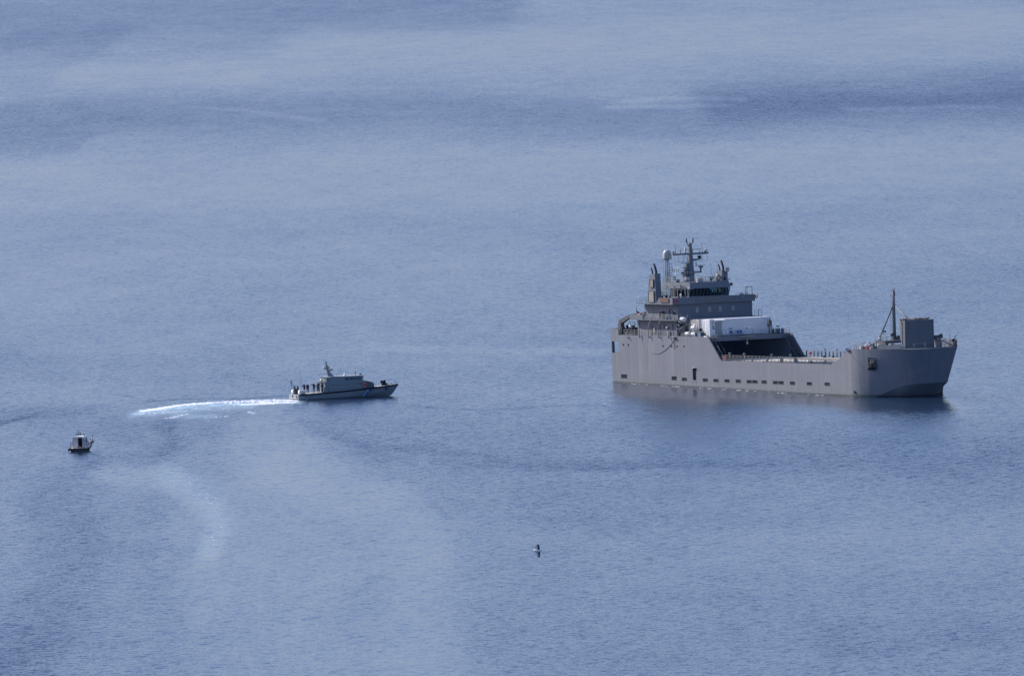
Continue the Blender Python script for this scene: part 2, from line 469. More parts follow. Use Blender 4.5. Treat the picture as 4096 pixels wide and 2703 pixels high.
# ------------------------------------------------------------------ mesh builder
class MB:
    def __init__(self):
        self.v, self.f, self.mi, self.sm = [], [], [], []

    def add(self, verts, faces, m=0, smooth=False):
        b = len(self.v)
        self.v += [tuple(p) for p in verts]
        for f in faces:
            self.f.append(tuple(b + i for i in f))
            self.mi.append(m)
            self.sm.append(smooth)
        return self

    def hexa(self, p, m=0):
        return self.add(p, [(0, 3, 2, 1), (4, 5, 6, 7), (0, 1, 5, 4), (1, 2, 6, 5), (2, 3, 7, 6), (3, 0, 4, 7)], m)

    def box(self, x0, x1, y0, y1, z0, z1, m=0):
        return self.hexa([(x0, y0, z0), (x1, y0, z0), (x1, y1, z0), (x0, y1, z0),
                          (x0, y0, z1), (x1, y0, z1), (x1, y1, z1), (x0, y1, z1)], m)

    def prism(self, pts, axis, a, b, m=0):
        def P(u, w, t):
            return {'x': (t, u, w), 'y': (u, t, w), 'z': (u, w, t)}[axis]
        n = len(pts)
        vs_ = [P(u, w, a) for u, w in pts] + [P(u, w, b) for u, w in pts]
        fs = [tuple(range(n)), tuple(range(2 * n - 1, n - 1, -1))]
        fs += [(i, i + n, (i + 1) % n + n, (i + 1) % n) for i in range(n)]
        return self.add(vs_, fs, m)

    def tube(self, pts, r, n=6, m=0, smooth=True):
        pts = [Vector(p) for p in pts]
        rs = r if isinstance(r, (list, tuple)) else [r] * len(pts)
        rings, fs = [], []
        ref = None
        for i, p in enumerate(pts):
            t = (pts[min(i + 1, len(pts) - 1)] - pts[max(i - 1, 0)]).normalized()
            if ref is None:
                ref = Vector((0, 0, 1)) if abs(t.z) < 0.9 else Vector((1, 0, 0))
            u = (ref - t * ref.dot(t)).normalized()
            ref = u
            w = t.cross(u)
            rings.append([p + (u * math.cos(2 * math.pi * k / n) + w * math.sin(2 * math.pi * k / n)) * rs[i] for k in range(n)])
        vs_ = [q for ring in rings for q in ring]
        for i in range(len(pts) - 1):
            for k in range(n):
                fs.append((i * n + k, i * n + (k + 1) % n, (i + 1) * n + (k + 1) % n, (i + 1) * n + k))
        self.add(vs_, fs, m, smooth)
        b = len(self.v) - len(vs_)
        self.f.append(tuple(b + k for k in range(n - 1, -1, -1)))
        self.f.append(tuple(b + (len(pts) - 1) * n + k for k in range(n)))
        self.mi += [m, m]
        self.sm += [False, False]
        return self

    def lathe(self, c, prof, n=16, m=0, axis='z', smooth=True):
        vs_, fs = [], []
        for r, h in prof:
            for k in range(n):
                a = 2 * math.pi * k / n
                u, w = r * math.cos(a), r * math.sin(a)
                d = {'z': (u, w, h), 'x': (h, u, w), 'y': (u, h, w)}[axis]
                vs_.append((c[0] + d[0], c[1] + d[1], c[2] + d[2]))
        k_ = len(prof)
        for i in range(k_ - 1):
            for k in range(n):
                fs.append((i * n + k, i * n + (k + 1) % n, (i + 1) * n + (k + 1) % n, (i + 1) * n + k))
        self.add(vs_, fs, m, smooth)
        b = len(self.v) - len(vs_)
        self.f += [tuple(b + k for k in range(n - 1, -1, -1)), tuple(b + (k_ - 1) * n + k for k in range(n))]
        self.mi += [m, m]
        self.sm += [False, False]
        return self

    def ball(self, c, rx, ry=None, rz=None, nu=10, nv=6, m=0):
        ry = rx if ry is None else ry
        rz = rx if rz is None else rz
        vs_, fs = [(c[0], c[1], c[2] - rz)], []
        for i in range(1, nv):
            ph = -math.pi / 2 + math.pi * i / nv
            for k in range(nu):
                a = 2 * math.pi * k / nu
                vs_.append((c[0] + rx * math.cos(ph) * math.cos(a), c[1] + ry * math.cos(ph) * math.sin(a), c[2] + rz * math.sin(ph)))
        vs_.append((c[0], c[1], c[2] + rz))
        top = len(vs_) - 1
        for k in range(nu):
            fs.append((0, 1 + (k + 1) % nu, 1 + k))
            for i in range(nv - 2):
                a = 1 + i * nu
                fs.append((a + k, a + (k + 1) % nu, a + nu + (k + 1) % nu, a + nu + k))
            a = 1 + (nv - 2) * nu
            fs.append((a + k, a + (k + 1) % nu, top))
        return self.add(vs_, fs, m, True)

    def torus(self, c, R_, r, axis='y', nu=18, nv=6, m=0):
        vs_, fs = [], []
        for i in range(nu):
            a = 2 * math.pi * i / nu
            for k in range(nv):
                b = 2 * math.pi * k / nv
                u, w, h = (R_ + r * math.cos(b)) * math.cos(a), (R_ + r * math.cos(b)) * math.sin(a), r * math.sin(b)
                d = {'z': (u, w, h), 'x': (h, u, w), 'y': (u, h, w)}[axis]
                vs_.append((c[0] + d[0], c[1] + d[1], c[2] + d[2]))
                fs.append((i * nv + k, ((i + 1) % nu) * nv + k, ((i + 1) % nu) * nv + (k + 1) % nv, i * nv + (k + 1) % nv))
        return self.add(vs_, fs, m, True)

    def grid(self, rows, m=0, smooth=True):
        n = len(rows[0])
        vs_ = [p for r in rows for p in r]
        fs = [(i * n + k, i * n + k + 1, (i + 1) * n + k + 1, (i + 1) * n + k) for i in range(len(rows) - 1) for k in range(n - 1)]
        return self.add(vs_, fs, m, smooth)

    def mesh(self, name, mats, fix=True):
        me = bpy.data.meshes.new(name)
        me.from_pydata(self.v, [], self.f)
        me.polygons.foreach_set('material_index', self.mi)
        me.polygons.foreach_set('use_smooth', self.sm)
        for mt in (mats if isinstance(mats, (list, tuple)) else [mats]):
            me.materials.append(mt)
        if fix:
            bm = bmesh.new()
            bm.from_mesh(me)
            bmesh.ops.recalc_face_normals(bm, faces=bm.faces)
            bm.to_mesh(me)
            bm.free()
        me.update()
        return me

    def build(self, name, mats, parent=None, mtx=None, fix=True, kind=None, label=None):
        o = bpy.data.objects.new(name, self.mesh(name, mats, fix))
        COL.objects.link(o)
        if parent is not None:
            o.parent = parent
        if mtx is not None:
            o.matrix_world = mtx
        if kind:
            o['kind'] = kind
        if label:
            o['label'] = label
        return o

def pieces(mb, name, mats, parent):
    """Link every loose piece of a builder as a part of its own."""
    up = list(range(len(mb.v)))
    def find(a):
        while up[a] != a:
            up[a] = up[up[a]]
            a = up[a]
        return a
    for f in mb.f:
        for q in f[1:]:
            up[find(q)] = find(f[0])
    groups = {}
    for i, f in enumerate(mb.f):
        groups.setdefault(find(f[0]), []).append(i)
    res = []
    for fs in groups.values():
        ids, p = {}, MB()
        for i in fs:
            for q in mb.f[i]:
                if q not in ids:
                    ids[q] = len(ids)
                    p.v.append(mb.v[q])
            p.f.append(tuple(ids[q] for q in mb.f[i]))
            p.mi.append(mb.mi[i])
            p.sm.append(mb.sm[i])
        c = Vector((0, 0, 0))
        for q in p.v:
            c += Vector(q)
        c /= len(p.v)
        p.v = [tuple(Vector(q) - c) for q in p.v]
        o = p.build(name, mats, parent)
        o.location = c
        res.append(o)
    return res

def tag(o, label, cat, group=None):
    o['label'] = label
    o['category'] = cat
    if group:
        o['group'] = group
    return o

def thing(name, label, cat, mtx, group=None):
    o = bpy.data.objects.new(name, None)
    o.empty_display_size = 0.5
    COL.objects.link(o)
    o.matrix_world = mtx
    return tag(o, label, cat, group)

def inst(o, parent, loc=None, rot=None):
    c = o.copy()
    COL.objects.link(c)
    c.parent = parent
    if loc is not None:
        c.location = loc
    if rot is not None:
        c.rotation_euler = rot
    return c

def T3(x, y, z):
    return Matrix.Translation((x, y, z))

def railing(name, parent, pts, h=1.0, gap=1.25, rails=(1.0, 0.66, 0.33), rp=0.035, rr=0.022, mat='rail', posts=True):
    """A run of guard rail: the rails are the part, every stanchion is a sub-part."""
    mb = MB()
    for k in rails:
        for a, b in zip(pts, pts[1:]):
            mb.tube([(a[0], a[1], a[2] + h * k), (b[0], b[1], b[2] + h * k)], rr, 5)
    rail = mb.build(name, M[mat], parent)
    pm = MB().tube([(0, 0, 0), (0, 0, h)], rp, 6)
    first = None
    for a, b in zip(pts, pts[1:]):
        a, b = Vector(a), Vector(b)
        n = max(1, round((b - a).length / gap))
        for i in range(n + 1):
            if i == n and b != Vector(pts[-1]):
                continue
            p = a.lerp(b, i / n)
            if first is None:
                first = pm.build('stanchion', M[mat], rail)
                first.location = p
            else:
                inst(first, rail, p)
    return rail

def ladder(mb, a, b, width_vec, step=0.3, r=0.03):
    a, b, w = Vector(a), Vector(b), Vector(width_vec)
    mb.tube([a, b], r, 5)
    mb.tube([a + w, b + w], r, 5)
    n = int((b - a).length / step)
    for i in range(1, n):
        p = a.lerp(b, i / n)
        mb.tube([p, p + w], r * 0.7, 4)
    return mb

# ------------------------------------------------------------------ landing ship: frame (x forward, y to port, z up)
def boat_frame(origin, heading, trim):
    f = Vector((math.cos(R(heading)), math.sin(R(heading)), 0))
    p = Vector((-math.sin(R(heading)), math.cos(R(heading)), 0))
    z = Vector((0, 0, 1))
    fx = f * math.cos(R(trim)) + z * math.sin(R(trim))
    fz = z * math.cos(R(trim)) - f * math.sin(R(trim))
    m = Matrix(((fx.x, p.x, fz.x, origin[0]), (fx.y, p.y, fz.y, origin[1]), (fx.z, p.z, fz.z, origin[2]), (0, 0, 0, 1)))
    return m

SHIP = boat_frame((18.177, 2496.67, 0.0), -58.6, 0.9)
ship = thing('landing_ship', 'large grey naval landing ship with open cargo deck and upright bow ramp', 'ship', SHIP)

# bow plan curves: starboard half mirrored about the centre line y = 9
_T = [(80, 0), (81, .05), (82.3, .25), (84.5, .84), (87, 1.6), (89.3, 2.32), (91.6, 3.1), (93.4, 4.2), (94.4, 5.8), (94.8, 7.5)]
_F = [0, .05, .22, .75, 1.3, 1.55, 1.5, 1.05, .5, .2]
_W = [0, .01, .03, .1, .3, .55, .75, .9, 1, 1]
_ZC = [-2.6, -2.55, -2.3, -1.5, -.55, .2, .7, .95, 1.02, 1.05]
TOP = _T + [(95.0, 9)] + [(x, 18 - y) for x, y in reversed(_T)]
WW = _W + [1] + list(reversed(_W))
FY = _F + [0] + list(reversed(_F))
ZC = _ZC + [1.05] + list(reversed(_ZC))
def bow_pt(i, z):
    (x, y), w, zc = TOP[i], WW[i], ZC[i]
    t = (z - zc) / (7.2 - zc)
    k = (1 - t)
    s = 1 if y < 9 else -1
    yin = FY[i] * s
    return Vector((x - 2.1 * w * k, y + yin * k, z))

hb = MB()
side = [(0.1, -3), (80, -3), (80, 7.2), (79.45, 7.2), (79.25, 7.1), (75.0, 4.8), (74.5, 4.52), (73.8, 4.42),
        (37.2, 4.5), (36.65, 4.7), (36.2, 5.2), (32.8, 8.55), (32.35, 8.72), (2.4, 8.65), (2.4, 5.4), (-0.2, 5.4)]
upper = [(-0.2, 5.4), (.06, 5.4), (.06, 7.47), (2.4, 7.47), (2.4, 9.68), (-.38, 9.8)]
for y0, y1 in ((0, .2), (17.8, 18)):
    hb.prism(side, 'y', y0, y1)
    hb.prism(upper, 'y', y0, y1)
def xs(z):
    return 0.1 - 0.05 * (z + 3) if z < 5.4 else -0.2 - 0.041 * (z - 5.4)
def transom(y0, y1, z0, z1):
    hb.hexa([(xs(z0) + .004, y0, z0), (xs(z0) + .2, y0, z0), (xs(z0) + .2, y1, z0), (xs(z0) + .004, y1, z0),
             (xs(z1) + .004, y0, z1), (xs(z1) + .2, y0, z1), (xs(z1) + .2, y1, z1), (xs(z1) + .004, y1, z1)])
transom(.2, 17.8, -3, 5.4)
transom(.2, 17.8, 7.47, 9.78)
for y0, y1 in ((.2, .62), (8.4, 9.6), (17.4, 17.8)):
    transom(y0, y1, 5.4, 7.47)
rows = []
for j in range(9):
    row = []
    for i in range(len(TOP)):
        z = ZC[i] + (7.2 - ZC[i]) * j / 8
        row.append(bow_pt(i, z))
    rows.append(row)
hb.grid(rows)
# raked bow bottom
low = []
for j in range(5):
    t = j / 4
    row = []
    for i in range(len(TOP)):
        c = bow_pt(i, ZC[i])
        k = Vector((80 + (c.x - 80) * .36, 9 + (c.y - 9) * .9, -3.4))
        row.append(c.lerp(k, t))
    low.append(row)
hb.grid(low, 1)
hull = hb.build('hull', [M['hull'], M['bow']], ship, fix=False)
# outward normals on the open bow shell are not needed for shading (two sided)

# bulwarks standing on the bow edge
def bulwark(idx, h0, h1, name):
    mb = MB()
    pts = [bow_pt(i, 7.2) for i in idx]
    n = len(pts)
    inn = []
    for i, p in enumerate(pts):
        t = (pts[min(i + 1, n - 1)] - pts[max(i - 1, 0)]).normalized()
        inn.append(p + Vector((-t.y, t.x, 0)) * .12)
    for i in range(n - 1):
        ha = h0 + (h1 - h0) * i / (n - 1)
        hb_ = h0 + (h1 - h0) * (i + 1) / (n - 1)
        o0, o1, i0, i1 = pts[i], pts[i + 1], inn[i], inn[i + 1]
        up = Vector((0, 0, 1))
        mb.hexa([o0, o1, i1, i0, o0 + up * ha, o1 + up * hb_, i1 + up * hb_, i0 + up * ha])
    return mb.build(name, M['hull'], ship)
bulwark([4, 5, 6], .55, .95, 'bow_bulwark')
bulwark([13, 14, 15, 16, 17, 18, 19, 20], 1.25, 1.3, 'bow_bulwark')
mb = MB()
for i in (13, 14, 15, 16, 17):                       # stiffeners on the inside of the port bulwark
    for t in (0.0, 0.35, 0.7):
        a = bow_pt(i, 7.2).lerp(bow_pt(i + 1, 7.2), t)
        c = Vector((84, 9, 7.2))
        d = (c - a).normalized()
        mb.tube([a + d * .25, a + d * .25 + Vector((0, 0, 1.2))], .04, 4)
pieces(mb, 'bulwark_stiffener', M['darkgrey'], ship)

# decks and bulkheads
MB().box(2.42, 32.3, .2, 17.8, 8.48, 8.6).build('main_deck', M['deck'], ship)
MB().box(.0, 2.6, .2, 17.8, 5.24, 5.38).build('mooring_deck', M['green'], ship)
MB().box(2.62, 2.74, .2, 17.8, 3.9, 8.47).build('stern_bulkhead', M['bay'], ship)
MB().box(2.42, 2.5, .2, 17.8, 7.5, 8.47).build('stern_beam', M['grey'], ship)
MB().box(10.0, 79.2, .2, 17.8, 4.18, 4.38).build('cargo_deck', M['cargo'], ship)
MB().prism([(49.0, .8), (74.5, .8), (74.5, 9.6), (60.0, 8.4)], 'z', 4.384, 4.44).build('cargo_hatch', M['green'], ship)
MB().box(10.0, 10.2, .2, 17.8, 4.39, 8.4).build('bay_bulkhead', M['bay'], ship)
li = MB().box(32.0, 32.34, .22, 17.78, 7.82, 8.47)
for k in range(9):
    li.box(31.4, 32.0, 1.2 + k * 1.95, 1.32 + k * 1.95, 7.9, 8.46)
li.build('bay_lintel', M['grey'], ship)
fore = MB().prism([(79.3, .2)] + [(p.x - .15, p.y + (.1 if p.y < 9 else -.1)) for p in (bow_pt(i, 7.2) for i in range(1, len(TOP) - 1))] + [(79.3, 17.8)], 'z', 7.0, 7.14)
fore.build('forecastle_deck', M['deck'], ship)
MB().box(79.3, 79.5, .2, 17.8, 3.9, 6.99).build('forecastle_bulkhead', M['grey'], ship)
# frames inside the port wing wall of the bay mouth
fr = MB()
for k in range(9):
    x0 = 33.1 + k * .55
    zt = 8.45 - (x0 - 32.9) * .94
    fr.box(x0, x0 + .09, 17.45, 17.79, 4.39, max(4.7, zt))
pieces(fr, 'wing_wall_frame', M['darkgrey'], ship)
cp = MB().tube([(32.4, .1, 8.73), (32.85, .1, 8.57), (36.25, .1, 5.2), (36.7, .1, 4.72), (37.2, .1, 4.52)], .07, 6)
cp.tube([(32.4, 17.9, 8.73), (32.85, 17.9, 8.57), (36.25, 17.9, 5.2), (36.7, 17.9, 4.72), (37.2, 17.9, 4.52)], .1, 6)
cp.tube([(73.8, .1, 4.44), (74.5, .1, 4.55), (75, .1, 4.82), (79.25, .1, 7.14)], .07, 6)
pieces(cp, 'sheer_coping', M['grey'], ship)
cp = MB().tube([(31.4, .06, 8.74), (32.35, .06, 8.74), (32.6, .06, 8.68)], .08, 6)
cp.build('coping_cap', M['white'], ship)

# hull fittings (sub-parts of the hull); black plates paint the dark of its openings
vent2 = MB().box(-.76, .76, -.02, 0, -.25, -.03).box(-.76, .76, -.02, 0, .02, .23)  # raised plates coloured as the dark inside the slots
first = None
for x, z in [(24.44, 1.0), (31.5, .97), (35.11, .94), (38.82, .95), (42.58, .95), (46.25, .93), (48.15, .94), (51.2, .95), (54.99, .92),
             (56.85, .92), (60.61, .9), (66.2, .9), (72.04, .92)]:
    if first is None:
        for a_, b_, c_, d_ in ((-.82, .82, -.32, -.26), (-.82, .82, .24, .29), (-.82, -.77, -.26, .24), (.77, .82, -.26, .24)):
            vent2.box(a_, b_, -.05, 0, c_, d_, 1)
        first = vent2.build('hull_vent', [M['black'], M['grey']], hull)
        first.location = (x, 0, z)
    else:
        inst(first, hull, (x, 0, z))
vent3 = MB().box(-1.0, 1.0, -.02, 0, -.33, -.13).box(-1.0, 1.0, -.02, 0, -.08, .11).box(-1.0, 1.0, -.02, 0, .16, .34)
v = vent3.build('hull_vent', M['black'], hull)
v.location = (3.9, 0, 1.17)
v2 = inst(v, hull, (21.0, 0, 1.1))
v2.scale = (.85, 1, 1)
ph = MB().lathe((0, 0, 0), [(.19, -.03), (.19, 0)], 12, axis='y')
first = None
for x, z in [(3.97, 6.91), (5.7, 6.9), (17.5, 6.86), (20.49, 6.84), (22.31, 6.85), (24.75, 6.88)]:
    if first is None:
        first = ph.build('porthole', M['black'], hull)
        first.location = (x, 0, z)
    else:
        inst(first, hull, (x, 0, z))
MB().box(21.33, 21.6, -.05, 0, 6.4, 7.66).build('fender_strip', M['darkgrey'], hull)
MB().prism([(27.36, 3.05), (28.48, 3.05), (28.44, 1.0), (28.2, .88), (27.6, .88), (27.4, 1.0)], 'y', -.03, 0).build('side_door', M['black'], hull)  # black plate paints the dark of the door recess
MB().prism([(27.25, 3.08), (27.9, 3.34), (28.6, 3.08), (28.6, 3.02), (27.25, 3.02)], 'y', -.32, 0).build('door_hood', M['rail'], hull)
fl = MB()
for x in (27.42, 28.42):
    fl.box(x - .06, x + .06, -.06, 0, .48, .62)
pieces(fl, 'ladder_lug', M['black'], hull)
# bow thruster mark and draught marks
tm = MB()
for k in range(4):
    a = R(45 + 90 * k)
    tm.prism([(80.9 + .02 * math.cos(a), -.39), (80.9 + .34 * math.cos(a - .35), -.39 + .3 * math.sin(a - .35)), (80.9 + .34 * math.cos(a + .35), -.39 + .3 * math.sin(a + .35))], 'y', -.012, .05)
tm.build('thruster_mark', M['black'], hull)
dm = MB()
for k in range(9):
    dm.box(73.15, 73.27, -.006, 0, -1.0 + k * .22, -.9 + k * .22)
pieces(dm, 'draught_mark', M['darkgrey'], hull)
# anchor in its pocket
def on_bow(x, z):
    best = None
    for i in range(len(TOP) // 2):
        a, b = bow_pt(i, z), bow_pt(i + 1, z)
        if a.x <= x <= b.x:
            best = a.lerp(b, (x - a.x) / (b.x - a.x))
    return best
pk = MB()
def patch(pts, d0, d1, m=0):
    pts = [(84.2 + (x - 86.0) * .66, z) for x, z in pts]
    a = [on_bow(x, z) + Vector((0, -d0, 0)) for x, z in pts]
    b = [on_bow(x, z) + Vector((0, -d1, 0)) for x, z in pts]
    n = len(pts)
    pk.add(a + b, [tuple(range(n)), tuple(range(2 * n - 1, n - 1, -1))] + [(i, i + n, (i + 1) % n + n, (i + 1) % n) for i in range(n)], m)
patch([(86.0, 5.85), (88.7, 5.75), (88.7, 5.68), (86.0, 5.78)], -.1, .14)
patch([(86.0, 5.78), (86.1, 5.78), (86.3, 3.7), (86.2, 3.7)], -.1, .10)
patch([(86.12, 5.7), (88.6, 5.6), (88.5, 3.75), (86.3, 3.72)], -.1, .05, 1)
pk.build('anchor_pocket', [M['grey'], M['ramp']], hull)
pk = MB()
patch([(86.25, 5.35), (87.35, 4.55), (87.2, 3.75), (86.3, 3.75)], -.1, .22)
patch([(88.5, 5.3), (87.45, 4.5), (87.5, 3.75), (88.55, 3.75)], -.1, .25)
patch([(87.25, 4.75), (87.6, 4.7), (87.5, 3.9), (87.2, 3.9)], -.1, .4)
patch([(86.1, 3.75), (87.6, 4.1), (88.3, 3.85), (88.1, 3.6), (86.6, 3.5)], -.1, .5, 1)
anc = pk.build('anchor', [M['anchor'], M['black']], hull)
p = on_bow(85.1, 4.75)
MB().ball((p.x, p.y - .4, p.z), .14, .14, .2).build('anchor_shackle', M['rail'], hull)

# outboard pipes with brackets along the starboard deck edge, and thin dark lines down the hull side
pipe0 = MB().tube([(0, -.38, -.35), (0, -.38, 1.75), (.1, -.34, 2.1), (.38, -.12, 2.7), (.42, 0, 2.95)], .055, 6)
pipe0.tube([(0, 0, -.12), (0, -.45, -.12)], .07, 5)
pipe0.prism([(0, -.05), (-.42, -.12), (0, -.3)], 'x', -.03, .03)
pipe_s = MB().tube([(0, -.3, -.35), (0, -.3, 1.3)], .06, 6).tube([(0, 0, -.12), (0, -.42, -.12)], .07, 5)
a = pipe0.build('vent_pipe', M['rail'], ship)
a.location = (13.3, 0, 8.6)
inst(a, ship, (16.62, 0, 8.6))
b = pipe_s.build('deck_post', M['darkgrey'], ship)
b.location = (10.1, 0, 8.6)
inst(b, ship, (20.0, 0, 8.6))
MB().ball((20.0, -.3, 10.2), .3, .27, .27).build('search_lamp', M['darkgrey'], ship)
MB().ball((19.4, -.3, 10.15), .15, .14, .22).build('lamp_face', M['white'], ship)
MB().tube([(6.1, 0.05, 8.3), (6.1, -.5, 8.25)], .07, 5).tube([(6.1, -.5, 8.25), (6.1, -.02, 8.0)], .05, 5).build('boom_bracket', M['darkgrey'], ship)
MB().box(20.9, 22.2, -.5, .0, 8.5, 8.58).build('side_platform', M['rail'], ship)
rp = MB()
pts = [(21.7, -.3, 8.5)]
for k in range(13):
    t = k / 12
    x = 21.6 - 8.2 * t
    z = 5.25 + 2.9 * (1 - t) ** 2.3 + .38 * max(0, t - .72) / .28
    pts.append((x, -.06, z))
rp.tube(pts, [.036] * 9 + [.028, .024, .02, .016, .012], 5)
rp.tube([(10.1, -.2, 8.2), (10.7, -.07, 7.0), (11.6, -.06, 6.1), (12.2, -.05, 5.9)], .012, 4)
rp.build('hull_line', M['darkgrey'], ship)

# ------------------------------------------------------------------ superstructure
house = MB().box(7.0, 20.5, 1.25, 16.75, 8.6, 11.43).build('lower_deckhouse', M['grey'], ship)
pane = MB().box(-.16, .16, -.03, 0, -.45, .45)
first = None
for x, z in [(7.75, 10.35), (16.15, 10.25), (19.1, 10.25)]:
    if first is None:
        first = pane.build('window', M['pane'], house)
        first.location = (x, 1.25, z)
    else:
        inst(first, house, (x, 1.25, z))
dr = MB().box(-.38, .38, -.05, 0, 0, 1.85).box(.22, .3, -.09, -.05, .9, 1.0)
d = dr.build('deckhouse_door', M['darkgrey'], house)
d.location = (11.8, 1.25, 8.75)
inst(d, house, (14.6, 1.25, 8.75))
pieces(MB().box(12.6, 13.2, 1.05, 1.25, 9.2, 10.0).box(17.4, 18.2, 1.0, 1.25, 8.7, 9.5), 'wall_locker', M['rail'], house)
up = MB().box(6.3, 20.9, .02, 17.98, 11.45, 11.6)
up.box(20.9, 22.2, .02, 1.3, 11.45, 11.6).box(20.9, 22.2, 16.7, 18.6, 11.45, 11.6)
up.build('upper_deck', M['grey'], ship)
MB().box(6.4, 10.85, .0, .1, 11.62, 12.42).box(6.4, 6.5, .1, 4, 11.62, 12.42).build('deck_bulwark', M['grey'], ship)
mid = MB().box(9.6, 20.9, 1.25, 17.2, 11.62, 14.33).build('middle_deckhouse', M['grey'], ship)
fw = MB().box(0, .04, -.24, .24, -.4, .4).box(.04, .06, -.3, .3, .4, .47).box(.04, .06, -.3, .3, -.47, -.4).box(.04, .06, .24, .31, -.47, .47).box(.04, .06, -.31, -.24, -.47, .47)
first = None
for y in (5.35, 8.05, 10.3, 13.05):
    if first is None:
        first = fw.build('window', M['palepane'], mid)
        first.location = (20.9, y, 13.2)
    else:
        inst(first, mid, (20.9, y, 13.2))
w = pane.build('window', M['pane'], mid)
w.location = (18.2, 1.25, 13.2)
MB().box(20.9, 20.97, 1.3, 17.1, 14.1, 14.18).build('front_pipe', M['grey'], mid)
dk = inst(d, mid, (12.1, 1.25, 11.75))
dk.data = dr.mesh('deckhouse_door', M['grey'])

bd = MB().box(8.9, 21.3, .03, 17.5, 14.35, 14.48).build('bridge_deck', M['grey'], ship)
wing = MB()
wing.box(21.3, 21.42, .03, 17.5, 14.35, 15.55)                       # dodger across the front
wing.prism([(15.6, 14.35), (21.3, 14.35), (21.3, 15.55), (16.7, 15.55)], 'y', -.05, .05)
wing.prism([(17.4, 14.35), (21.3, 14.35), (21.3, 15.55), (17.4, 15.55)], 'y', 17.42, 17.52)
wing.build('bridge_wing_bulwark', M['grey'], ship)
MB().box(21.42, 21.46, 4.8, 13.3, 14.36, 15.56).build('bridge_front_panel', M['ramp'], ship)
MB().prism([(17.25, 14.75), (20.1, 14.75), (20.15, 15.5), (17.15, 15.5)], 'y', -.2, -.06).build('wooden_nameboard', M['rustwood'], ship)
st = MB()
for k in range(4):
    st.box(15.55 + .28 * k, 15.85 + .28 * k, .1, .9, 14.5 + .28 * k, 14.54 + .28 * k)
pieces(st, 'wing_step', M['rail'], ship)
lp = MB().tube([(21.5, 4.1, 15.0), (21.7, 4.1, 15.0)], .06, 5).ball((21.75, 4.1, 15.05), .12, .2, .12)
lp.tube([(21.5, 9.3, 15.0), (21.7, 9.3, 15.0)], .06, 5).ball((21.75, 9.3, 15.15), .12, .22, .14)
lp.tube([(21.5, 14.6, 15.0), (21.7, 14.6, 15.0)], .06, 5).ball((21.75, 14.6, 15.05), .12, .2, .12)
pieces(lp, 'deck_light', M['rail'], ship)

# wheelhouse: hollow, with a window band all round
wh = MB()
XA, XS, XT, XR = 10.2, 19.2, 19.75, 19.8
Y0, Y1 = 4.75, 13.35
def ring(x0, xf, y0, y1, z):
    return [(x0, y0, z), (xf, y0, z), (xf, y1, z), (x0, y1, z)]
for (a, b) in ((ring(XA, XS, Y0, Y1, 14.48), ring(XA, XS, Y0, Y1, 15.6)),
               (ring(XA, XT, Y0, Y1, 17.02), ring(XA - .1, XR - .35, Y0 + .1, Y1 - .1, 18.1))):
    wh.add(a + b, [(0, 1, 5, 4), (1, 2, 6, 5), (2, 3, 7, 6), (3, 0, 4, 7)])
r_ = ring(XA - .1, XR - .35, Y0 + .1, Y1 - .1, 18.1)
wh.add(r_, [(0, 1, 2, 3)])
wh.add(ring(XA, XT, Y0, Y1, 17.02), [(0, 1, 2, 3)])
wh.add(ring(XA, XS, Y0, Y1, 15.2), [(0, 1, 2, 3)])
wheel = wh.build('wheelhouse', M['grey'], ship, fix=False)
mull = MB().hexa([(-.05, -.06, 0), (.05, -.06, 0), (.05, .06, 0), (-.05, .06, 0), (.5, -.06, 1.42), (.6, -.06, 1.42), (.6, .06, 1.42), (.5, .06, 1.42)])
first = None
NB = 11
for k in range(NB + 1):
    y = Y0 + .06 + (Y1 - Y0 - .12) * k / NB
    if first is None:
        first = mull.build('window_post', M['darkgrey'], wheel)
        first.location = (XS - .05, y, 15.6)
    else:
        inst(first, wheel, (XS - .05, y, 15.6))
smull = MB().box(-.07, .07, -.05, .05, 0, 1.42).build('window_post', M['rail'], wheel)
smull.location = (XA + .07, Y0 + .05, 15.6)
for x in (11.5, 12.8, 14.1, 15.4, 16.7, 18.0, 18.95):
    for y in (Y0 + .05, Y1 - .05):
        inst(smull, wheel, (x, y, 15.6))
for y in (Y1 - .05, 7.0, 9.0, 11.0):
    inst(smull, wheel, (XA + .07, y, 15.6))
wp = (Y1 - Y0 - .12) / NB
pn = MB().add([(0, .06, 0), (0, wp - .06, 0), (.55, wp - .06, 1.42), (.55, .06, 1.42)], [(0, 1, 2, 3)])
first = None
for k in range(NB):
    if first is None:
        first = pn.build('window_pane', M['glassd'], wheel, fix=False)
        first.location = (XS - .05, Y0 + .06, 15.6)
    else:
        inst(first, wheel, (XS - .05, Y0 + .06 + wp * k, 15.6))
sp_ = MB().add([(.07, 0, 0), (1.23, 0, 0), (1.23, 0, 1.42), (.07, 0, 1.42)], [(0, 1, 2, 3)]).build('window_pane', M['glassd'], wheel, fix=False)
sp_.location = (XA + .07, Y0 + .05, 15.6)
for x in (11.5, 12.8, 14.1, 15.4, 16.7):
    for y in (Y0 + .05, Y1 - .05):
        inst(sp_, wheel, (x, y, 15.6))
inst(sp_, wheel, (XA + .07, Y1 - .05, 15.6))
cs = MB().box(17.6, 18.6, 6, 12.2, 15.2, 16.1).box(12.5, 14.5, 5.2, 7.6, 15.2, 17.0).box(11, 13.0, 8.6, 13.2, 15.2, 17.0)
for y in (6.4, 7.3, 10.0, 11.6):
    cs.box(17.9, 18.0, y, y + .5, 16.1, 16.55)
for y in (5.6, 9.2):
    cs.box(16.6, 16.9, y, y + .45, 15.2, 16.75)
pieces(cs, 'bridge_console', M['darkgrey'], wheel)
ar = MB()
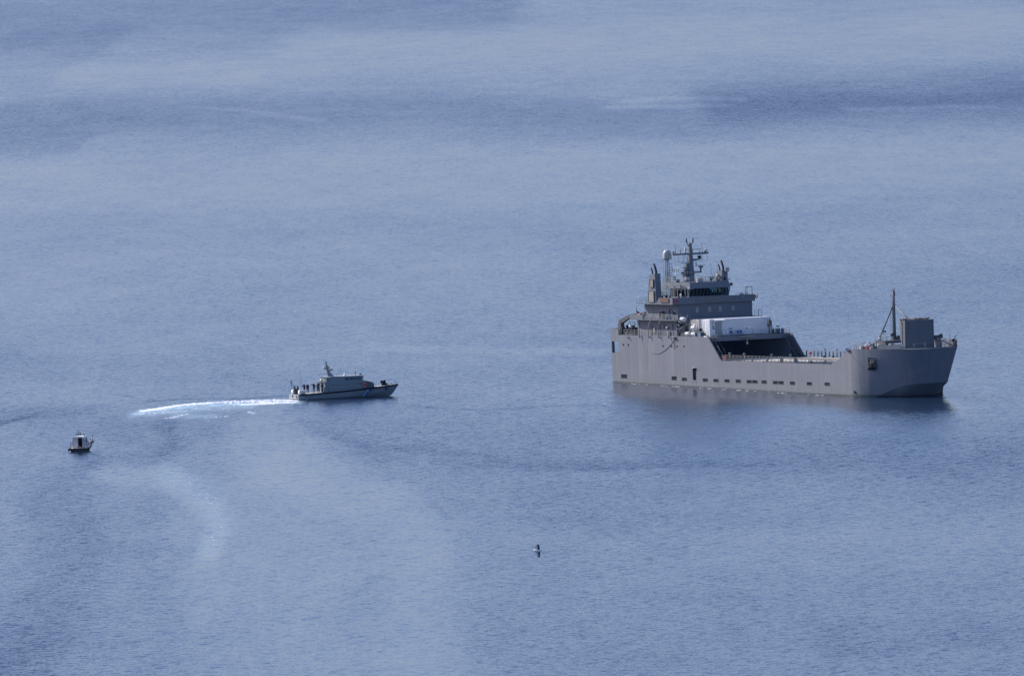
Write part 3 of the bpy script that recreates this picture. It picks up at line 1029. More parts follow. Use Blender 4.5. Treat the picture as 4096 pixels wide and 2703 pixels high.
for x in (11.8, 14.4, 17.2, 17.9):
    ar.tube([(x, Y0 - .02, 17.3), (x, Y0 - .3, 17.6), (x + .25, Y0 - .35, 17.55), (x + .55, Y0 - .2, 17.2)], .05, 5)
pieces(ar, 'floodlight_bracket', M['darkgrey'], wheel)
MB().ball((19.6, Y0 - .15, 17.05), .17, .17, .2).build('side_lamp', M['white'], wheel)
MB().tube([(XR - .05, Y1 + .05, 17.5), (XR - .05, Y1 + .4, 17.5)], .28, 10).build('searchlight', M['darkgrey'], wheel)

# canopy frame and white pedestal on the starboard wing
MB().tube([(20.9, .15, 15.55), (20.9, .15, 16.9), (20.9, 4.6, 17.0)], .05, 5).tube([(17.4, .15, 15.55), (17.4, .15, 16.85), (20.9, .15, 16.9)], .05, 5).build('wing_canopy_frame', M['rail'], ship)
MB().lathe((20.6, 2.2, 14.48), [(.12, 0), (.1, 1.2), (.17, 1.3), (.2, 1.55), (.12, 1.75), (.0, 1.8)], 10).build('gyro_repeater', M['white'], ship)
gt = MB().tube([(20.6, 16.0, 15.5), (20.6, 16.0, 16.9), (20.6, 17.45, 16.9), (20.6, 17.45, 15.5)], .07, 5).tube([(20.5, 16.0, 16.9), (20.6, 17.45, 16.95)], .05, 5).tube([(20.6, 16.35, 16.9), (20.6, 16.35, 15.5)], .07, 5).box(20.9, 21.3, 14.5, 15.2, 15.55, 15.75).ball((21.1, 14.85, 15.9), .14)
gt.build('wing_gate_frame', M['rail'], ship)

# funnels
for s, name in ((0, 'funnel'), (1, 'funnel')):
    fb = MB()
    ya, yb = (1.2, 2.4) if s == 0 else (15.6, 16.8)
    zb = 11.62 if s == 0 else 14.48
    fb.hexa([(10.55, ya - .02, 14.2), (13.8, ya - .02, 14.2), (13.8, yb, 14.2), (10.55, yb, 14.2),
             (11.7, ya, 19.65), (13.5, ya, 19.85), (13.5, yb, 19.85), (11.7, yb, 19.65)])
    fun = fb.build(name, M['grey'], ship)
    pb = MB()
    for dx, dy, r, h in ((12.7, .85, .21, 1.7), (12.1, .45, .14, 1.05)):
        pb.tube([(dx, ya + dy, 19.5), (dx - .02, ya + dy, 19.8 + h * .25), (dx - .18 * h, ya + dy, 19.8 + h * .62), (dx - .42 * h, ya + dy, 19.8 + h), (dx - .46 * h, ya + dy, 19.8 + h * 1.08)], [r, r, r, r * .95, r * .6], 10)
    pb.build('exhaust_pipe', M['exhaust'], fun)
    for (x0, x1, z0, z1) in ((12.05, 13.1, 17.45, 18.75), (11.45, 13.2, 14.75, 16.65)):
        g = MB()
        g.box(x0 - .06, x1 + .06, -.2, .02, z0 - .06, z0).box(x0 - .06, x1 + .06, -.2, .02, z1, z1 + .06).box(x0 - .06, x0, -.2, .02, z0, z1).box(x1, x1 + .06, -.2, .02, z0, z1)
        n = int((z1 - z0) / .11)
        for k in range(n):
            z = z0 + (z1 - z0) * (k + .3) / n
            g.hexa([(x0, -.17, z - .03), (x1, -.17, z - .03), (x1, -.04, z + .05), (x0, -.04, z + .05), (x0, -.17, z - .01), (x1, -.17, z - .01), (x1, -.04, z + .07), (x0, -.04, z + .07)], 1)
        gr = g.build('vent_grille', [M['darkgrey'], M['slats']], fun)
        gr.location = (0, ya - .02, 0) if s == 0 else (0, ya - .02, 0)
    if s == 1:
        ex = MB().tube([(12.6, 15.1, 18.9), (13.2, 15.1, 18.9)], .28, 10).tube([(13.2, 15.1, 18.9), (13.22, 15.1, 18.9)], .2, 10, m=1)
        ex.box(13.5, 13.75, 16.2, 17.0, 19.6, 20.35).tube([(13.6, 16.5, 18.0), (13.6, 16.5, 19.6)], .05, 5).tube([(13.6, 15.6, 19.0), (13.6, 16.4, 19.7)], .04, 4)
        ex.box(13.5, 14.3, 14.7, 16.9, 18.1, 18.3)
        ex.build('antenna_panel', [M['dome'], M['black']], fun)

# wheelhouse top: rails, mast, radome tower, aerials
railing('top_rail', ship, [(10.3, 4.95, 18.1), (19.3, 4.95, 18.1), (19.3, 13.1, 18.1)], .95, 1.15)
railing('top_rail', ship, [(10.3, 13.1, 18.1), (17, 13.1, 18.1)], .95, 1.4)
mast = MB()
for z0, z1, a, b in ((18.1, 21.4, .52, .42), (21.4, 24.7, .42, .26)):
    mast.hexa([(13.3 - a, 9 - a, z0), (13.3 + a, 9 - a, z0), (13.3 + a, 9 + a, z0), (13.3 - a, 9 + a, z0),
               (13.3 - b, 9 - b, z1), (13.3 + b, 9 - b, z1), (13.3 + b, 9 + b, z1), (13.3 - b, 9 + b, z1)])
mast.box(13.1, 13.5, 8.8, 9.2, 24.7, 25.1)
mast.box(12.6, 13.0, 7.9, 8.5, 18.1, 20.3)
mast = mast.build('mast', M['grey'], ship)
MB().tube([(13.3, 5.2, 23.15), (13.3, 12.9, 23.15)], .14, 6).tube([(13.3, 5.4, 23.0), (13.3, 12.7, 23.0)], .06, 5).build('yard', M['grey'], mast)
wf = MB()
for y in (5.6, 6.5, 7.6, 8.4, 10.6, 11.6, 12.7):
    wf.tube([(13.3, y, 23.0), (13.3, y, 21.75)], .025, 4)
wf.tube([(13.3, 5.6, 21.75), (13.3, 8.6, 21.75)], .02, 4).tube([(13.3, 10.6, 21.75), (13.3, 12.7, 21.75)], .02, 4)
wf.tube([(13.3, 7.4, 21.8), (13.3, 8.0, 23)], .025, 4).tube([(13.3, 8.55, 21.9), (13.3, 7.8, 23.0)], .03, 4).tube([(13.3, 10.7, 22), (13.3, 11.2, 23.0)], .02, 4)
wf.build('aerial_cage', M['darkgrey'], mast)
ya = MB()
for y, h in ((5.9, 1.75), (11.6, 1.9)):
    ya.tube([(13.3, y, 23.2), (13.3, y, 23.6)], .07, 5).tube([(13.3, y, 23.5), (13.3, y - .02, 23.2 + h)], .035, 5)
for y in (5.35, 7.0, 12.85, 11.0):
    ya.tube([(13.3, y, 23.2), (13.3, y, 23.75)], .06, 5)
ya.tube([(13.3, 7.0, 23.6), (13.3, 7.0, 24.1)], .03, 4).tube([(13.3, 6.8, 23.75), (13.3, 7.2, 23.75)], .03, 4)
ya.tube([(13.6, 9.3, 23.9), (13.6, 11.2, 23.9)], .05, 5).tube([(13.5, 9.4, 23.3), (13.5, 9.4, 23.9)], .06, 5).tube([(13.3, 12.2, 23.2), (13.3, 12.2, 23.6)], .12, 6)
pieces(ya, 'whip_aerial', M['darkgrey'], mast)
ym = MB().lathe((13.3, 5.55, 23.55), [(.04, -.25), (.22, .05), (.22, .12), (.05, .16)], 10).lathe((13.3, 12.45, 23.6), [(.05, -.3), (.2, .05), (.2, .12), (.05, .17)], 10).ball((13.2, 8.1, 23.95), .26).tube([(13.3, 8.0, 23.2), (13.3, 8.0, 23.8)], .14, 6)
pieces(ym, 'satellite_dome', M['dome'], mast)
ra = MB().tube([(13.3, 7.0, 19.75), (13.3, 11.3, 19.75)], .15, 6).tube([(13.3, 11.2, 19.7), (13.3, 11.15, 20.5)], .17, 6).box(13.0, 13.6, 10.75, 11.55, 20.5, 20.85)
ra.build('radar_arm', M['grey'], mast)
MB().box(13.2, 13.4, 9.95, 12.2, 20.9, 21.02).box(13.15, 13.45, 10.95, 11.3, 20.8, 20.9).build('radar_scanner', M['slats'], mast)
rb = MB().prism([(8.6, 20.3), (7.55, 20.62), (7.55, 20.7), (8.6, 20.7)], 'x', 12.7, 13.9).box(12.9, 13.7, 7.9, 8.55, 20.7, 21.1).box(13.0, 13.5, 8.05, 8.5, 21.1, 21.4)
rb.build('radar_platform', M['grey'], mast)
MB().hexa([(13.2, 7.0, 21.42), (13.35, 7.0, 21.42), (13.5, 9.7, 21.5), (13.3, 9.7, 21.5), (13.2, 7.0, 21.55), (13.35, 7.0, 21.55), (13.5, 9.7, 21.63), (13.3, 9.7, 21.63)]).build('radar_scanner', M['rail'], mast)
MB().prism([(9.3, 21.75), (11.35, 22.05), (11.35, 22.2), (9.3, 22.2)], 'x', 13.1, 13.5).ball((13.3, 11.0, 22.45), .26, .42, .24, m=1).box(13.1, 13.5, 10.5, 11.4, 22.72, 22.8).build('camera_arm', [M['grey'], M['black']], mast)
hr = MB()
for s in (-1, 1):
    hr.tube([(13.3, 9 + .15 * s, 24.4), (13.3, 9 + .5 * s, 24.9), (13.3, 9 + .62 * s, 25.5)], .08, 5).tube([(13.3, 9 + .68 * s, 25.2), (13.3, 9 + .7 * s, 25.95)], .13, 6)
pieces(hr, 'masthead_lamp', M['darkgrey'], mast)
fp = MB().tube([(13.9, 7.5, 18.1), (13.9, 7.5, 20.0)], .05, 5)
for k in range(4):
    fp.tube([(13.9, 7.2 + .75 * k, 19.3), (13.9, 7.2 + .75 * k, 20.2)], .05, 5)
fp.tube([(13.9, 7.2, 19.75), (13.9, 9.45, 19.75)], .05, 5)
fp.build('dipole_array', M['slats'], mast)
MB().tube([(13.6, 9.6, 19.4), (18.6, 12.0, 18.4)], .02, 4).tube([(13.2, 10.3, 20.6), (13.2, 10.25, 22.3)], .04, 4).tube([(13.2, 10.28, 20.9), (13.2, 10.28, 21.6)], .09, 5).build('halyard', M['darkgrey'], mast)
MB().box(12.6, 13.1, 7.35, 8.05, 19.0, 19.75).build('signal_cabinet', M['dome'], mast)

tower = MB()
c0 = [(10.8, 5.0), (11.6, 5.0), (11.6, 5.75), (10.8, 5.75)]
c1 = [(10.97, 5.22), (11.37, 5.22), (11.37, 5.62), (10.97, 5.62)]
for (x0, y0), (x1, y1) in zip(c0, c1):
    tower.tube([(x0, y0, 18.1), (x1, y1, 22.15)], .05, 5)
for k in range(10):
    t0, t1 = k / 10, (k + 1) / 10
    q0 = [(a[0] + (b[0] - a[0]) * t0, a[1] + (b[1] - a[1]) * t0, 18.1 + 4.05 * t0) for a, b in zip(c0, c1)]
    q1 = [(a[0] + (b[0] - a[0]) * t1, a[1] + (b[1] - a[1]) * t1, 18.1 + 4.05 * t1) for a, b in zip(c0, c1)]
    for i in range(4):
        tower.tube([q1[i], q1[(i + 1) % 4]], .03, 4)
        if k < 5:
            tower.tube([q0[i], q1[(i + 1) % 4]], .025, 4)
tower.box(10.85, 11.5, 5.1, 5.75, 22.1, 22.2)
for k in range(5):
    tower.tube([(11.45, 5.6, 19.2 + .55 * k), (11.55, 6.2, 19.2 + .55 * k)], .03, 4)
tower.tube([(11.55, 6.1, 18.8), (11.55, 6.1, 21.5)], .025, 4)
tower = tower.build('radome_tower', M['darkgrey'], ship)
MB().lathe((11.17, 5.42, 22.2), [(.3, 0), (.72, .05), (.84, .14), (.83, .3), (.82, .85), (.78, 1.15), (.66, 1.45), (.48, 1.66), (.25, 1.77), (.0, 1.8)], 24).build('radome', M['dome'], tower)
da = MB().tube([(11.9, 6.7, 18.1), (11.9, 6.7, 19.9)], .07, 6).tube([(11.9, 6.1, 20.4), (11.9, 7.4, 20.4)], .05, 5).tube([(11.9, 6.7, 19.8), (11.9, 6.25, 20.3)], .05, 5).tube([(11.9, 6.7, 19.8), (11.9, 7.25, 20.3)], .05, 5)
for k in range(4):
    da.tube([(11.9, 6.05 + .42 * k, 19.95), (11.9, 6.05 + .42 * k, 20.85)], .085, 7)
da.build('white_aerial_array', M['white'], ship)
tp = MB()
for x, y, h, r in ((18.9, 9.9, 3.2, .03), (19.1, 10.35, 1.9, .035), (19.0, 10.9, 1.0, .05), (19.0, 11.25, 1.0, .05), (19.0, 12.2, 2.0, .045), (18.0, 11.8, 3.6, .02), (10.4, 5.0, 6.2, .02), (15.5, 6.2, 4.2, .015), (16.2, 7.7, 3.6, .015)):
    tp.tube([(x, y, 18.1), (x, y, 18.1 + h)], r, 5)
pieces(tp, 'whip_aerial', M['darkgrey'], ship)
eq = MB().box(18.4, 19.0, 6.9, 8.1, 18.1, 18.85).box(17.0, 17.7, 5.3, 5.9, 18.5, 19.1).lathe((18.9, 11.6, 18.1), [(.12, 0), (.12, .7), (.3, .8), (.3, .95), (.1, 1.0)], 10).ball((18.9, 10.0, 18.85), .35, .35, .35)
eq.box(11.9, 12.3, 6.0, 6.5, 18.4, 19.2)
pieces(eq, 'roof_equipment', M['dome'], ship)
eq = MB().ball((18.9, 9.8, 18.45), .25).ball((18.8, 12.8, 18.5), .3, .25, .35).tube([(18.9, 11.3, 18.1), (18.9, 11.3, 18.5)], .12, 6).ball((14.8, 5.3, 18.35), .3).tube([(19, 9.6, 18.3), (19, 9.6, 19.1)], .08, 5)
pieces(eq, 'signal_lamp', M['black'], ship)

# rails of the house decks
railing('deck_rail', ship, [(10.9, .06, 11.6), (22.1, .06, 11.6), (22.1, 1.2, 11.6)], 1.0, 1.35)
railing('deck_rail', ship, [(22.1, 16.9, 11.6), (22.1, 18.5, 11.6), (20.9, 18.5, 11.6)], 1.1, .9)
railing('deck_rail', ship, [(9.0, 3.0, 14.48), (9.0, .1, 14.48), (10.6, .1, 14.48)], 1.05, .9)
railing('deck_rail', ship, [(4.2, .08, 8.6), (22.2, .08, 8.6)], 1.02, 1.2)
railing('deck_rail', ship, [(21.36, 13.5, 15.55), (21.36, 16.0, 15.55)], .3, 1.2, rails=(1.0,))
railing('deck_rail', ship, [(32.25, 1.6, 8.6), (32.25, 16.6, 8.6)], 1.05, 1.6)
railing('deck_rail', ship, [(32.25, 17.0, 8.6), (32.25, 17.85, 8.6), (30.5, 17.85, 8.6)], 1.1, .85)
railing('stern_rail', ship, [(.2, 2.2, 5.38), (.2, 8.2, 5.38)], 1.0, 1.2)
MB().lathe((1.6, .8, 5.38), [(.28, 0), (.22, .1), (.2, .55), (.3, .62), (.3, .75)], 10).lathe((2.15, .8, 5.38), [(.28, 0), (.22, .1), (.2, .75), (.3, .82), (.3, .95)], 10).box(1.2, 2.4, .3, .9, 5.38, 5.5).tube([(2.0, 1.5, 5.4), (1.8, 1.5, 6.5)], .06, 5).build('mooring_bitts', M['darkgrey'], ship)

# stern crane
cr = MB().hexa([(1.0, .9, 8.6), (2.3, .9, 8.6), (2.3, 1.7, 8.6), (1.0, 1.7, 8.6), (1.0, .95, 10.9), (1.75, .95, 10.9), (1.75, 1.65, 10.9), (1.0, 1.65, 10.9)])
cr.hexa([(.75, 1.0, 10.3), (1.7, 1.0, 10.3), (1.7, 1.6, 10.3), (.75, 1.6, 10.3), (.9, 1.0, 11.35), (1.8, 1.0, 11.3), (1.8, 1.6, 11.3), (.9, 1.6, 11.35)])
cr = cr.build('stern_crane', M['darkgrey'], ship)
MB().prism([(1.1, 10.7), (1.9, 10.7), (5.1, 11.95), (9.9, 12.5), (9.9, 12.85), (4.6, 12.35), (1.2, 11.35)], 'y', 1.02, 1.58).build('crane_jib', M['darkgrey'], cr)
MB().tube([(1.9, .8, 8.7), (1.9, .8, 11.2)], .05, 5).box(.45, .95, 1.1, 1.5, 9.7, 10.6).tube([(.6, 1.3, 10.5), (.45, 1.3, 11.2)], .05, 5).build('crane_winch', M['darkgrey'], cr)
sg = MB().box(2.4, 6.4, .4, 3.2, 8.6, 8.72).box(2.6, 3.4, 1.2, 2.2, 8.72, 9.2).box(2.4, 6.0, 1.4, 1.5, 8.72, 9.4).tube([(5.6, .9, 8.7), (5.6, .9, 10.4), (4.9, .9, 10.9), (4.8, .9, 11.3)], .06, 5).tube([(6.5, 1.0, 8.7), (6.5, 1.0, 11.0), (5.2, 1.0, 11.2)], .06, 5)
sg.build('boat_cradle', M['darkgrey'], ship)

# gear on the main deck ahead of the house
rk = MB()
for x0, x1, z in ((23.3, 25.6, 8.62), (25.75, 27.5, 8.62), (25.75, 27.5, 9.72)):
    rk.box(x0, x1, .55, .63, z, z + .06).box(x0, x1, 1.2, 1.28, z, z + .06)
rk.tube([(27.45, .6, 8.6), (27.45, .6, 10.7)], .05, 5).tube([(25.75, .6, 8.6), (25.75, .6, 9.75)], .05, 5).tube([(27.45, 1.25, 8.6), (27.45, 1.25, 10.7)], .05, 5)
rk.tube([(23.2, .3, 8.6), (23.9, .5, 9.3)], .06, 5)
rk.build('raft_rack', M['rail'], ship)
cd = MB().tube([(22.2, .3, 11.5), (23.1, .35, 11.15), (24.6, .35, 11.2), (24.9, 1.0, 11.5), (22.2, 1.1, 11.5)], .05, 5).tube([(24.6, .9, 11.2), (24.6, .9, 12.5), (24.6, 1.5, 12.5), (24.6, 1.5, 11.2)], .05, 5).tube([(22.2, .4, 10.8), (23.2, .4, 10.2), (21.5, .5, 9.9)], .05, 5)
cd.tube([(25.1, 1.0, 8.6), (25.1, 1.0, 11.3)], .09, 5).tube([(22.0, .3, 8.6), (23.1, .3, 10.1), (24.2, .5, 10.5)], .06, 5)
cd.build('raft_davit', M['rail'], ship)
wb = MB()
for x in (21.0, 21.6, 22.2, 22.9, 23.5):
    wb.tube([(x, 2.0, 8.6), (x, 2.0, 11.4)], .06, 5)
wb.box(20.9, 22.6, 1.6, 4.0, 8.62, 10.2).box(21.2, 23.6, 2.0, 6.0, 8.62, 11.0)
wb.build('pump_station', M['darkgrey'], ship)
gw = MB().hexa([(29.6, .3, 9.75), (29.8, .3, 9.9), (29.8, .8, 9.9), (29.6, .8, 9.75), (29.45, .3, 9.95), (29.65, .3, 10.15), (29.65, .8, 10.15), (29.45, .8, 9.95)])
gw.tube([(29.5, .35, 10.0), (31.1, .35, 8.65)], .08, 5).tube([(29.5, .8, 10.0), (31.1, .8, 8.65)], .08, 5)
for k in range(7):
    t = k / 7
    gw.box(29.5 + 1.6 * t, 29.75 + 1.6 * t, .35, .8, 10.0 - 1.35 * t - .05, 10.0 - 1.35 * t)
gw.build('accommodation_ladder', M['black'], ship)
# ladders at both sides of the bay mouth
ls = MB()
for y0 in (.5, 16.4):
    wdt = .9 if y0 < 1 else 1.0
    for s_, e_ in (((32.7, y0, 8.4), (34.6, y0, 6.2)), ((34.9, y0, 6.2), (36.7, y0, 4.4))):
        a, b = Vector(s_), Vector(e_)
        for dy in (0, wdt):
            ls.tube([a + Vector((0, dy, 0)), b + Vector((0, dy, 0))], .09, 4)
            ls.tube([a + Vector((.25, dy, .95)), b + Vector((.25, dy, .95))], .035, 4)
        for k in range(11):
            p = a.lerp(b, k / 10)
            ls.box(p.x - .12, p.x + .12, p.y, p.y + wdt, p.z - .02, p.z + .02)
    ls.box(34.4, 35.1, y0, y0 + wdt, 6.12, 6.2)
ls.build('bay_ladder', M['darkgrey'], ship)
MB().tube([(33.0, 8.2, 8.4), (33.0, 8.2, 7.6)], .05, 5).lathe((33.0, 8.2, 7.1), [(.28, 0), (.12, .4), (.06, .6)], 8).box(32.4, 33.3, 6.8, 9.6, 8.42, 8.5).build('cargo_hook', M['slats'], ship)
ms = MB().tube([(31.6, 13.9, 8.6), (31.6, 13.9, 11.3)], .1, 6).tube([(31.3, 14.6, 8.6), (31.3, 14.6, 10.9), (31.4, 14.0, 11.5)], .07, 5).box(31.3, 31.9, 13.7, 14.2, 9.9, 11.1).tube([(31.2, 12.3, 11.9), (31.5, 14.3, 10.8)], .03, 4)
ms.build('hoist_post', M['darkgrey'], ship)
pf = MB()
for y in (5.3, 8.7, 14.0, 15.4):
    pf.tube([(32.2, y, 9.6), (32.2, y, 9.9)], .05, 5).box(32.0, 32.25, y - .3, y + .3, 9.85, 10.1)
pieces(pf, 'platform_floodlight', M['rail'], ship)
MB().tube([(32.2, 8.3, 10.0), (32.3, 9.7, 10.05)], [.04, .09], 6).build('fire_monitor', M['white'], ship)

# cargo deck rails, lights, pipes
railing('cargo_rail', ship, [(37.3, .1, 4.5), (73.6, .1, 4.42)], 1.0, 1.24, rp=.04, rr=.022)
railing('cargo_rail', ship, [(37.6, 17.88, 4.5), (74.2, 17.88, 4.42)], 1.05, 1.26, rp=.11, rr=.028, mat='darkgrey')  # far side: its shaded look is put into a darker rail colour
pieces(MB().box(60.8, 61.4, .22, .5, 4.42, 5.4).box(56.2, 56.6, .3, .8, 4.39, 5.5).ball((66.2, .5, 4.6), .4, .3, .25), 'valve_locker', M['darkgrey'], ship)
lpm = MB().tube([(0, 0, 0), (0, 0, 1.35)], .045, 5).hexa([(-.14, -.18, 1.27), (.1, -.18, 1.34), (.1, .18, 1.34), (-.14, .18, 1.27), (-.14, -.18, 1.45), (.1, -.18, 1.56), (.1, .18, 1.56), (-.14, .18, 1.45)])
first = None
for x, y in ((38.6, .9), (43.9, .6), (53.1, .6), (58.9, .9), (48.0, 17.7), (60.0, 17.7), (70.0, 17.7), (44.0, 17.7)):
    if first is None:
        first = lpm.build('deck_floodlight', M['rail'], ship)
        first.location = (x, y, 4.42)
    else:
        inst(first, ship, (x, y, 4.42))
pp = MB().tube([(40, .45, 4.55), (73, .45, 4.55)], .07, 5).tube([(41, 11.6, 4.48), (76, 11.6, 4.48)], .12, 6).tube([(41, 12.1, 4.48), (76, 12.1, 4.48)], .09, 6)
for x in range(44, 78, 3):
    pp.box(x, x + .25, 17.2, 17.6, 4.39, 4.75)
for k in range(26):
    pp.box(40.5 + k * 1.3, 40.75 + k * 1.3, 1.0 + (k * 37 % 11) * .6, 1.35 + (k * 37 % 11) * .6, 4.385, 4.56 + .05 * (k % 3))
pieces(pp, 'deck_fitting', M['darkgrey'], ship)
pieces(MB().box(57.6, 58.1, 2.2, 2.5, 4.45, 4.9).ball((64.4, 1.0, 4.7), .2, .2, .3).ball((61.3, .9, 4.7), .2, .15, .28), 'white_bollard', M['white'], ship)
for x, y in ((64.0, 17.6), (72.0, 17.6), (76.0, 17.6)):
    b = MB().lathe((0, 0, 0), [(.35, 0), (.3, .3), (.22, .5), (.28, .8), (.2, 1.1), (.0, 1.15)], 8).build('cowl_vent', M['darkgrey'], ship)
    b.location = (x, y - .3, 4.39)
pieces(MB().box(70.5, 74.4, 3.2, 6.6, 4.45, 4.95).box(66, 70, 10.2, 11.2, 4.39, 4.8), 'deck_locker', M['bluegrey'], ship)

# ------------------------------------------------------------------ forecastle
MB().box(79.7, 83.6, 5.4, 13.6, 8.0, 8.45).build('windlass_platform', M['darkgrey'], ship)
pl = MB()
for x in (79.9, 83.4):
    for y in (5.6, 9, 13.4):
        pl.tube([(x, y, 7.14), (x, y, 8.0)], .1, 6)
pieces(pl, 'platform_leg', M['darkgrey'], ship)
railing('platform_rail', ship, [(83.4, 5.5, 8.45), (79.8, 5.5, 8.45), (79.8, 13.5, 8.45), (83.4, 13.5, 8.45)], 1.1, 1.1, rails=(1.0, .5))
railing('bow_rail', ship, [(88.2, 2.2, 7.14), (86.5, 1.7, 7.14), (84.0, .95, 7.14), (79.7, .2, 7.14), (79.7, 4.0, 7.14)], 1.02, 1.1, rails=(1.0, .55))
railing('bow_rail', ship, [(92.9, 5.0, 7.16), (93.9, 9.0, 7.16), (92.9, 13.2, 7.16)], 1.0, 2.0, rails=(1.0,), rr=.012)
fm = MB().tube([(80.6, 9, 8.45), (80.6, 9, 14.6), (80.6, 9, 17.3)], [.3, .26, .2], 10)
fm.box(80.4, 80.8, 8.8, 9.25, 16.2, 17.0).tube([(80.45, 8.85, 17.0), (80.45, 8.85, 17.6)], .07, 5).tube([(80.75, 9.1, 17.0), (80.75, 9.1, 17.65)], .07, 5)
fmo = fm.build('foremast', M['grey'], ship)
MB().tube([(79.4, 6.4, 8.45), (80.5, 8.8, 14.4)], .15, 8).build('mast_strut', M['grey'], fmo)
MB().tube([(80.7, 9.1, 14.6), (87.0, 9.3, 10.9)], .15, 8).build('mast_strut', M['grey'], fmo)
MB_l = ladder(MB(), (80.2, 8.45, 8.5), (80.25, 8.6, 16.8), (0, .35, 0), .3, .025)
MB_l.build('mast_ladder', M['rail'], fmo)
MB().box(80.3, 81.0, 8.5, 9.6, 8.45, 9.0).ball((80.4, 8.6, 9.4), .3, .35, .3).box(80.2, 80.6, 9.6, 10.3, 8.45, 9.2).build('mast_winch', M['darkgrey'], fmo)
lg = MB().tube([(79.9, 7.2, 9.5), (79.9, 7.2, 10.1)], .04, 4).box(79.8, 80.1, 6.8, 7.6, 9.85, 10.15).build('platform_lamp', M['darkgrey'], ship)
wl = MB()
wl.lathe((82.5, 2.4, 7.85), [(.45, 0), (.45, .1), (.3, .12), (.3, .7), (.45, .72), (.45, .82)], 12, axis='y')
wl.lathe((84.6, 3.4, 7.8), [(.4, 0), (.4, .1), (.26, .12), (.26, .6), (.4, .62), (.4, .72)], 12, axis='y')
wl.box(82.0, 85.2, 3.3, 4.2, 7.15, 7.6).box(86.0, 86.7, 3.0, 3.7, 7.15, 8.6).lathe((87.2, 4.2, 7.15), [(.3, 0), (.22, .15), (.22, .7), (.34, .75), (.34, .9)], 10)
wl.build('windlass', M['darkgrey'], ship)
wg = MB().box(80.6, 81.3, 1.4, 2.3, 7.15, 7.7).box(84.2, 84.7, 1.2, 1.9, 7.15, 7.5).ball((82.0, 5.0, 8.8), .3).ball((83.0, 2.3, 7.9), .28, .4, .3).box(88.0, 89.0, 4.2, 5.6, 7.15, 7.7).lathe((86.0, 2.2, 7.15), [(.22, 0), (.16, .1), (.16, .6), (.26, .7), (.0, .8)], 8).lathe((85.2, 2.4, 7.15), [(.1, 0), (.1, 1.0)], 8).lathe((85.6, 2.4, 7.15), [(.1, 0), (.1, 1.0)], 8)
pieces(wg, 'forecastle_vent', M['dome'], ship)
MB().tube([(80.9, 2.0, 7.2), (82.6, 2.4, 8.55)], .1, 8).build('white_spar', M['white'], ship)
MB().box(83.0, 83.5, 1.2, 1.7, 7.15, 7.65).build('fire_hose_box', M['red'], ship)
MB().tube([(79.2, .12, 7.3), (78.6, -.25, 7.15), (79.5, -.3, 6.95)], .1, 5).box(79.0, 79.9, -.3, -.02, 6.85, 7.1).tube([(79.5, -.15, 6.9), (80.6, -.08, 6.0), (82.4, .3, 4.6), (83.4, .5, 3.8)], .012, 4).build('mooring_bracket', M['darkgrey'], ship)

# stowed bow ramp: two folded leaves standing upright
rleaf = MB().box(87.75, 88.75, 6.0, 11.95, 7.16, 12.1)
ramp = rleaf.build('bow_ramp', M['ramp'], ship)
re = MB()
re.prism([(86.55, 9.0), (86.95, 8.2), (87.5, 7.6), (87.5, 12.15), (86.6, 12.15)], 'y', 6.25, 6.6)
re.prism([(86.55, 9.0), (86.95, 8.2), (87.5, 7.6), (87.5, 12.15), (86.6, 12.15)], 'y', 11.3, 11.7)
re.box(86.62, 87.48, 6.62, 11.28, 8.4, 12.0)
re.build('ramp_leaf', M['grey'], ramp)
re = MB().box(87.52, 87.74, 6.3, 11.6, 7.3, 12.2)
re.box(88.76, 88.82, 6.0, 6.1, 7.16, 12.1).box(88.76, 88.82, 11.85, 11.95, 7.16, 12.1)
for k in range(14):
    re.box(88.3, 88.55, 11.96, 12.03, 7.4 + k * .33, 7.6 + k * .33)
re.tube([(87.72, 5.94, 7.2), (87.72, 5.94, 12.0)], .05, 5).tube([(88.72, 5.96, 7.2), (88.72, 5.96, 12.1)], .06, 5)
re.build('ramp_edges', M['ramp'], ramp)
nb = MB()
rg = random.Random(4)
for k in range(34):
    y = 6.1 + 5.6 * k / 33
    for q in range(2):
        if math.sin(k * .9) > -.55:
            nb.ball((87.2 + rg.uniform(-.4, .9), y + rg.uniform(-.1, .1), 12.2 + rg.uniform(-.03, .16)), rg.uniform(.12, .2), rg.uniform(.14, .24), rg.uniform(.1, .17), 6, 4)
nb.tube([(86.8, 6.3, 12.3), (87.0, 6.15, 12.1), (87.6, 6.0, 11.8), (87.7, 6.0, 11.2)], .12, 6)
nb.build('lashed_rope_net', M['rope'], ramp)
bg = MB().tube([(91.4, 13.6, 7.2), (91.4, 13.6, 10.9)], .035, 5)
bg.build('bow_jackstaff', M['rail'], ship)
bg = MB().hexa([(88.9, 12.6, 8.6), (89.1, 12.4, 8.6), (91.3, 14.2, 7.2), (91.1, 14.4, 7.2), (88.9, 12.6, 8.85), (89.1, 12.4, 8.85), (91.3, 14.2, 7.45), (91.1, 14.4, 7.45)])
bg.box(87.8, 88.8, 12.6, 13.6, 7.15, 8.5)
bg.build('ramp_winch_arm', M['rail'], ship)
bg = MB().box(87.2, 88.2, 12.5, 14.2, 8.5, 9.2).tube([(87.4, 12.6, 9.0), (87.2, 12.4, 10.3)], .1, 5).ball((88.0, 14.0, 9.1), .3).tube([(88.4, 13.2, 9.2), (88.5, 13.9, 9.35)], .14, 6)
bg.build('ramp_winch', M['darkgrey'], ship)
MB().box(88.5, 89.3, 13.4, 14.2, 8.3, 8.62).build('white_locker', M['white'], ship)

# ------------------------------------------------------------------ things standing on the ship
def on(frame, x, y, z, rz=0.0):
    return frame @ T3(x, y, z) @ Matrix.Rotation(rz, 4, 'Z')

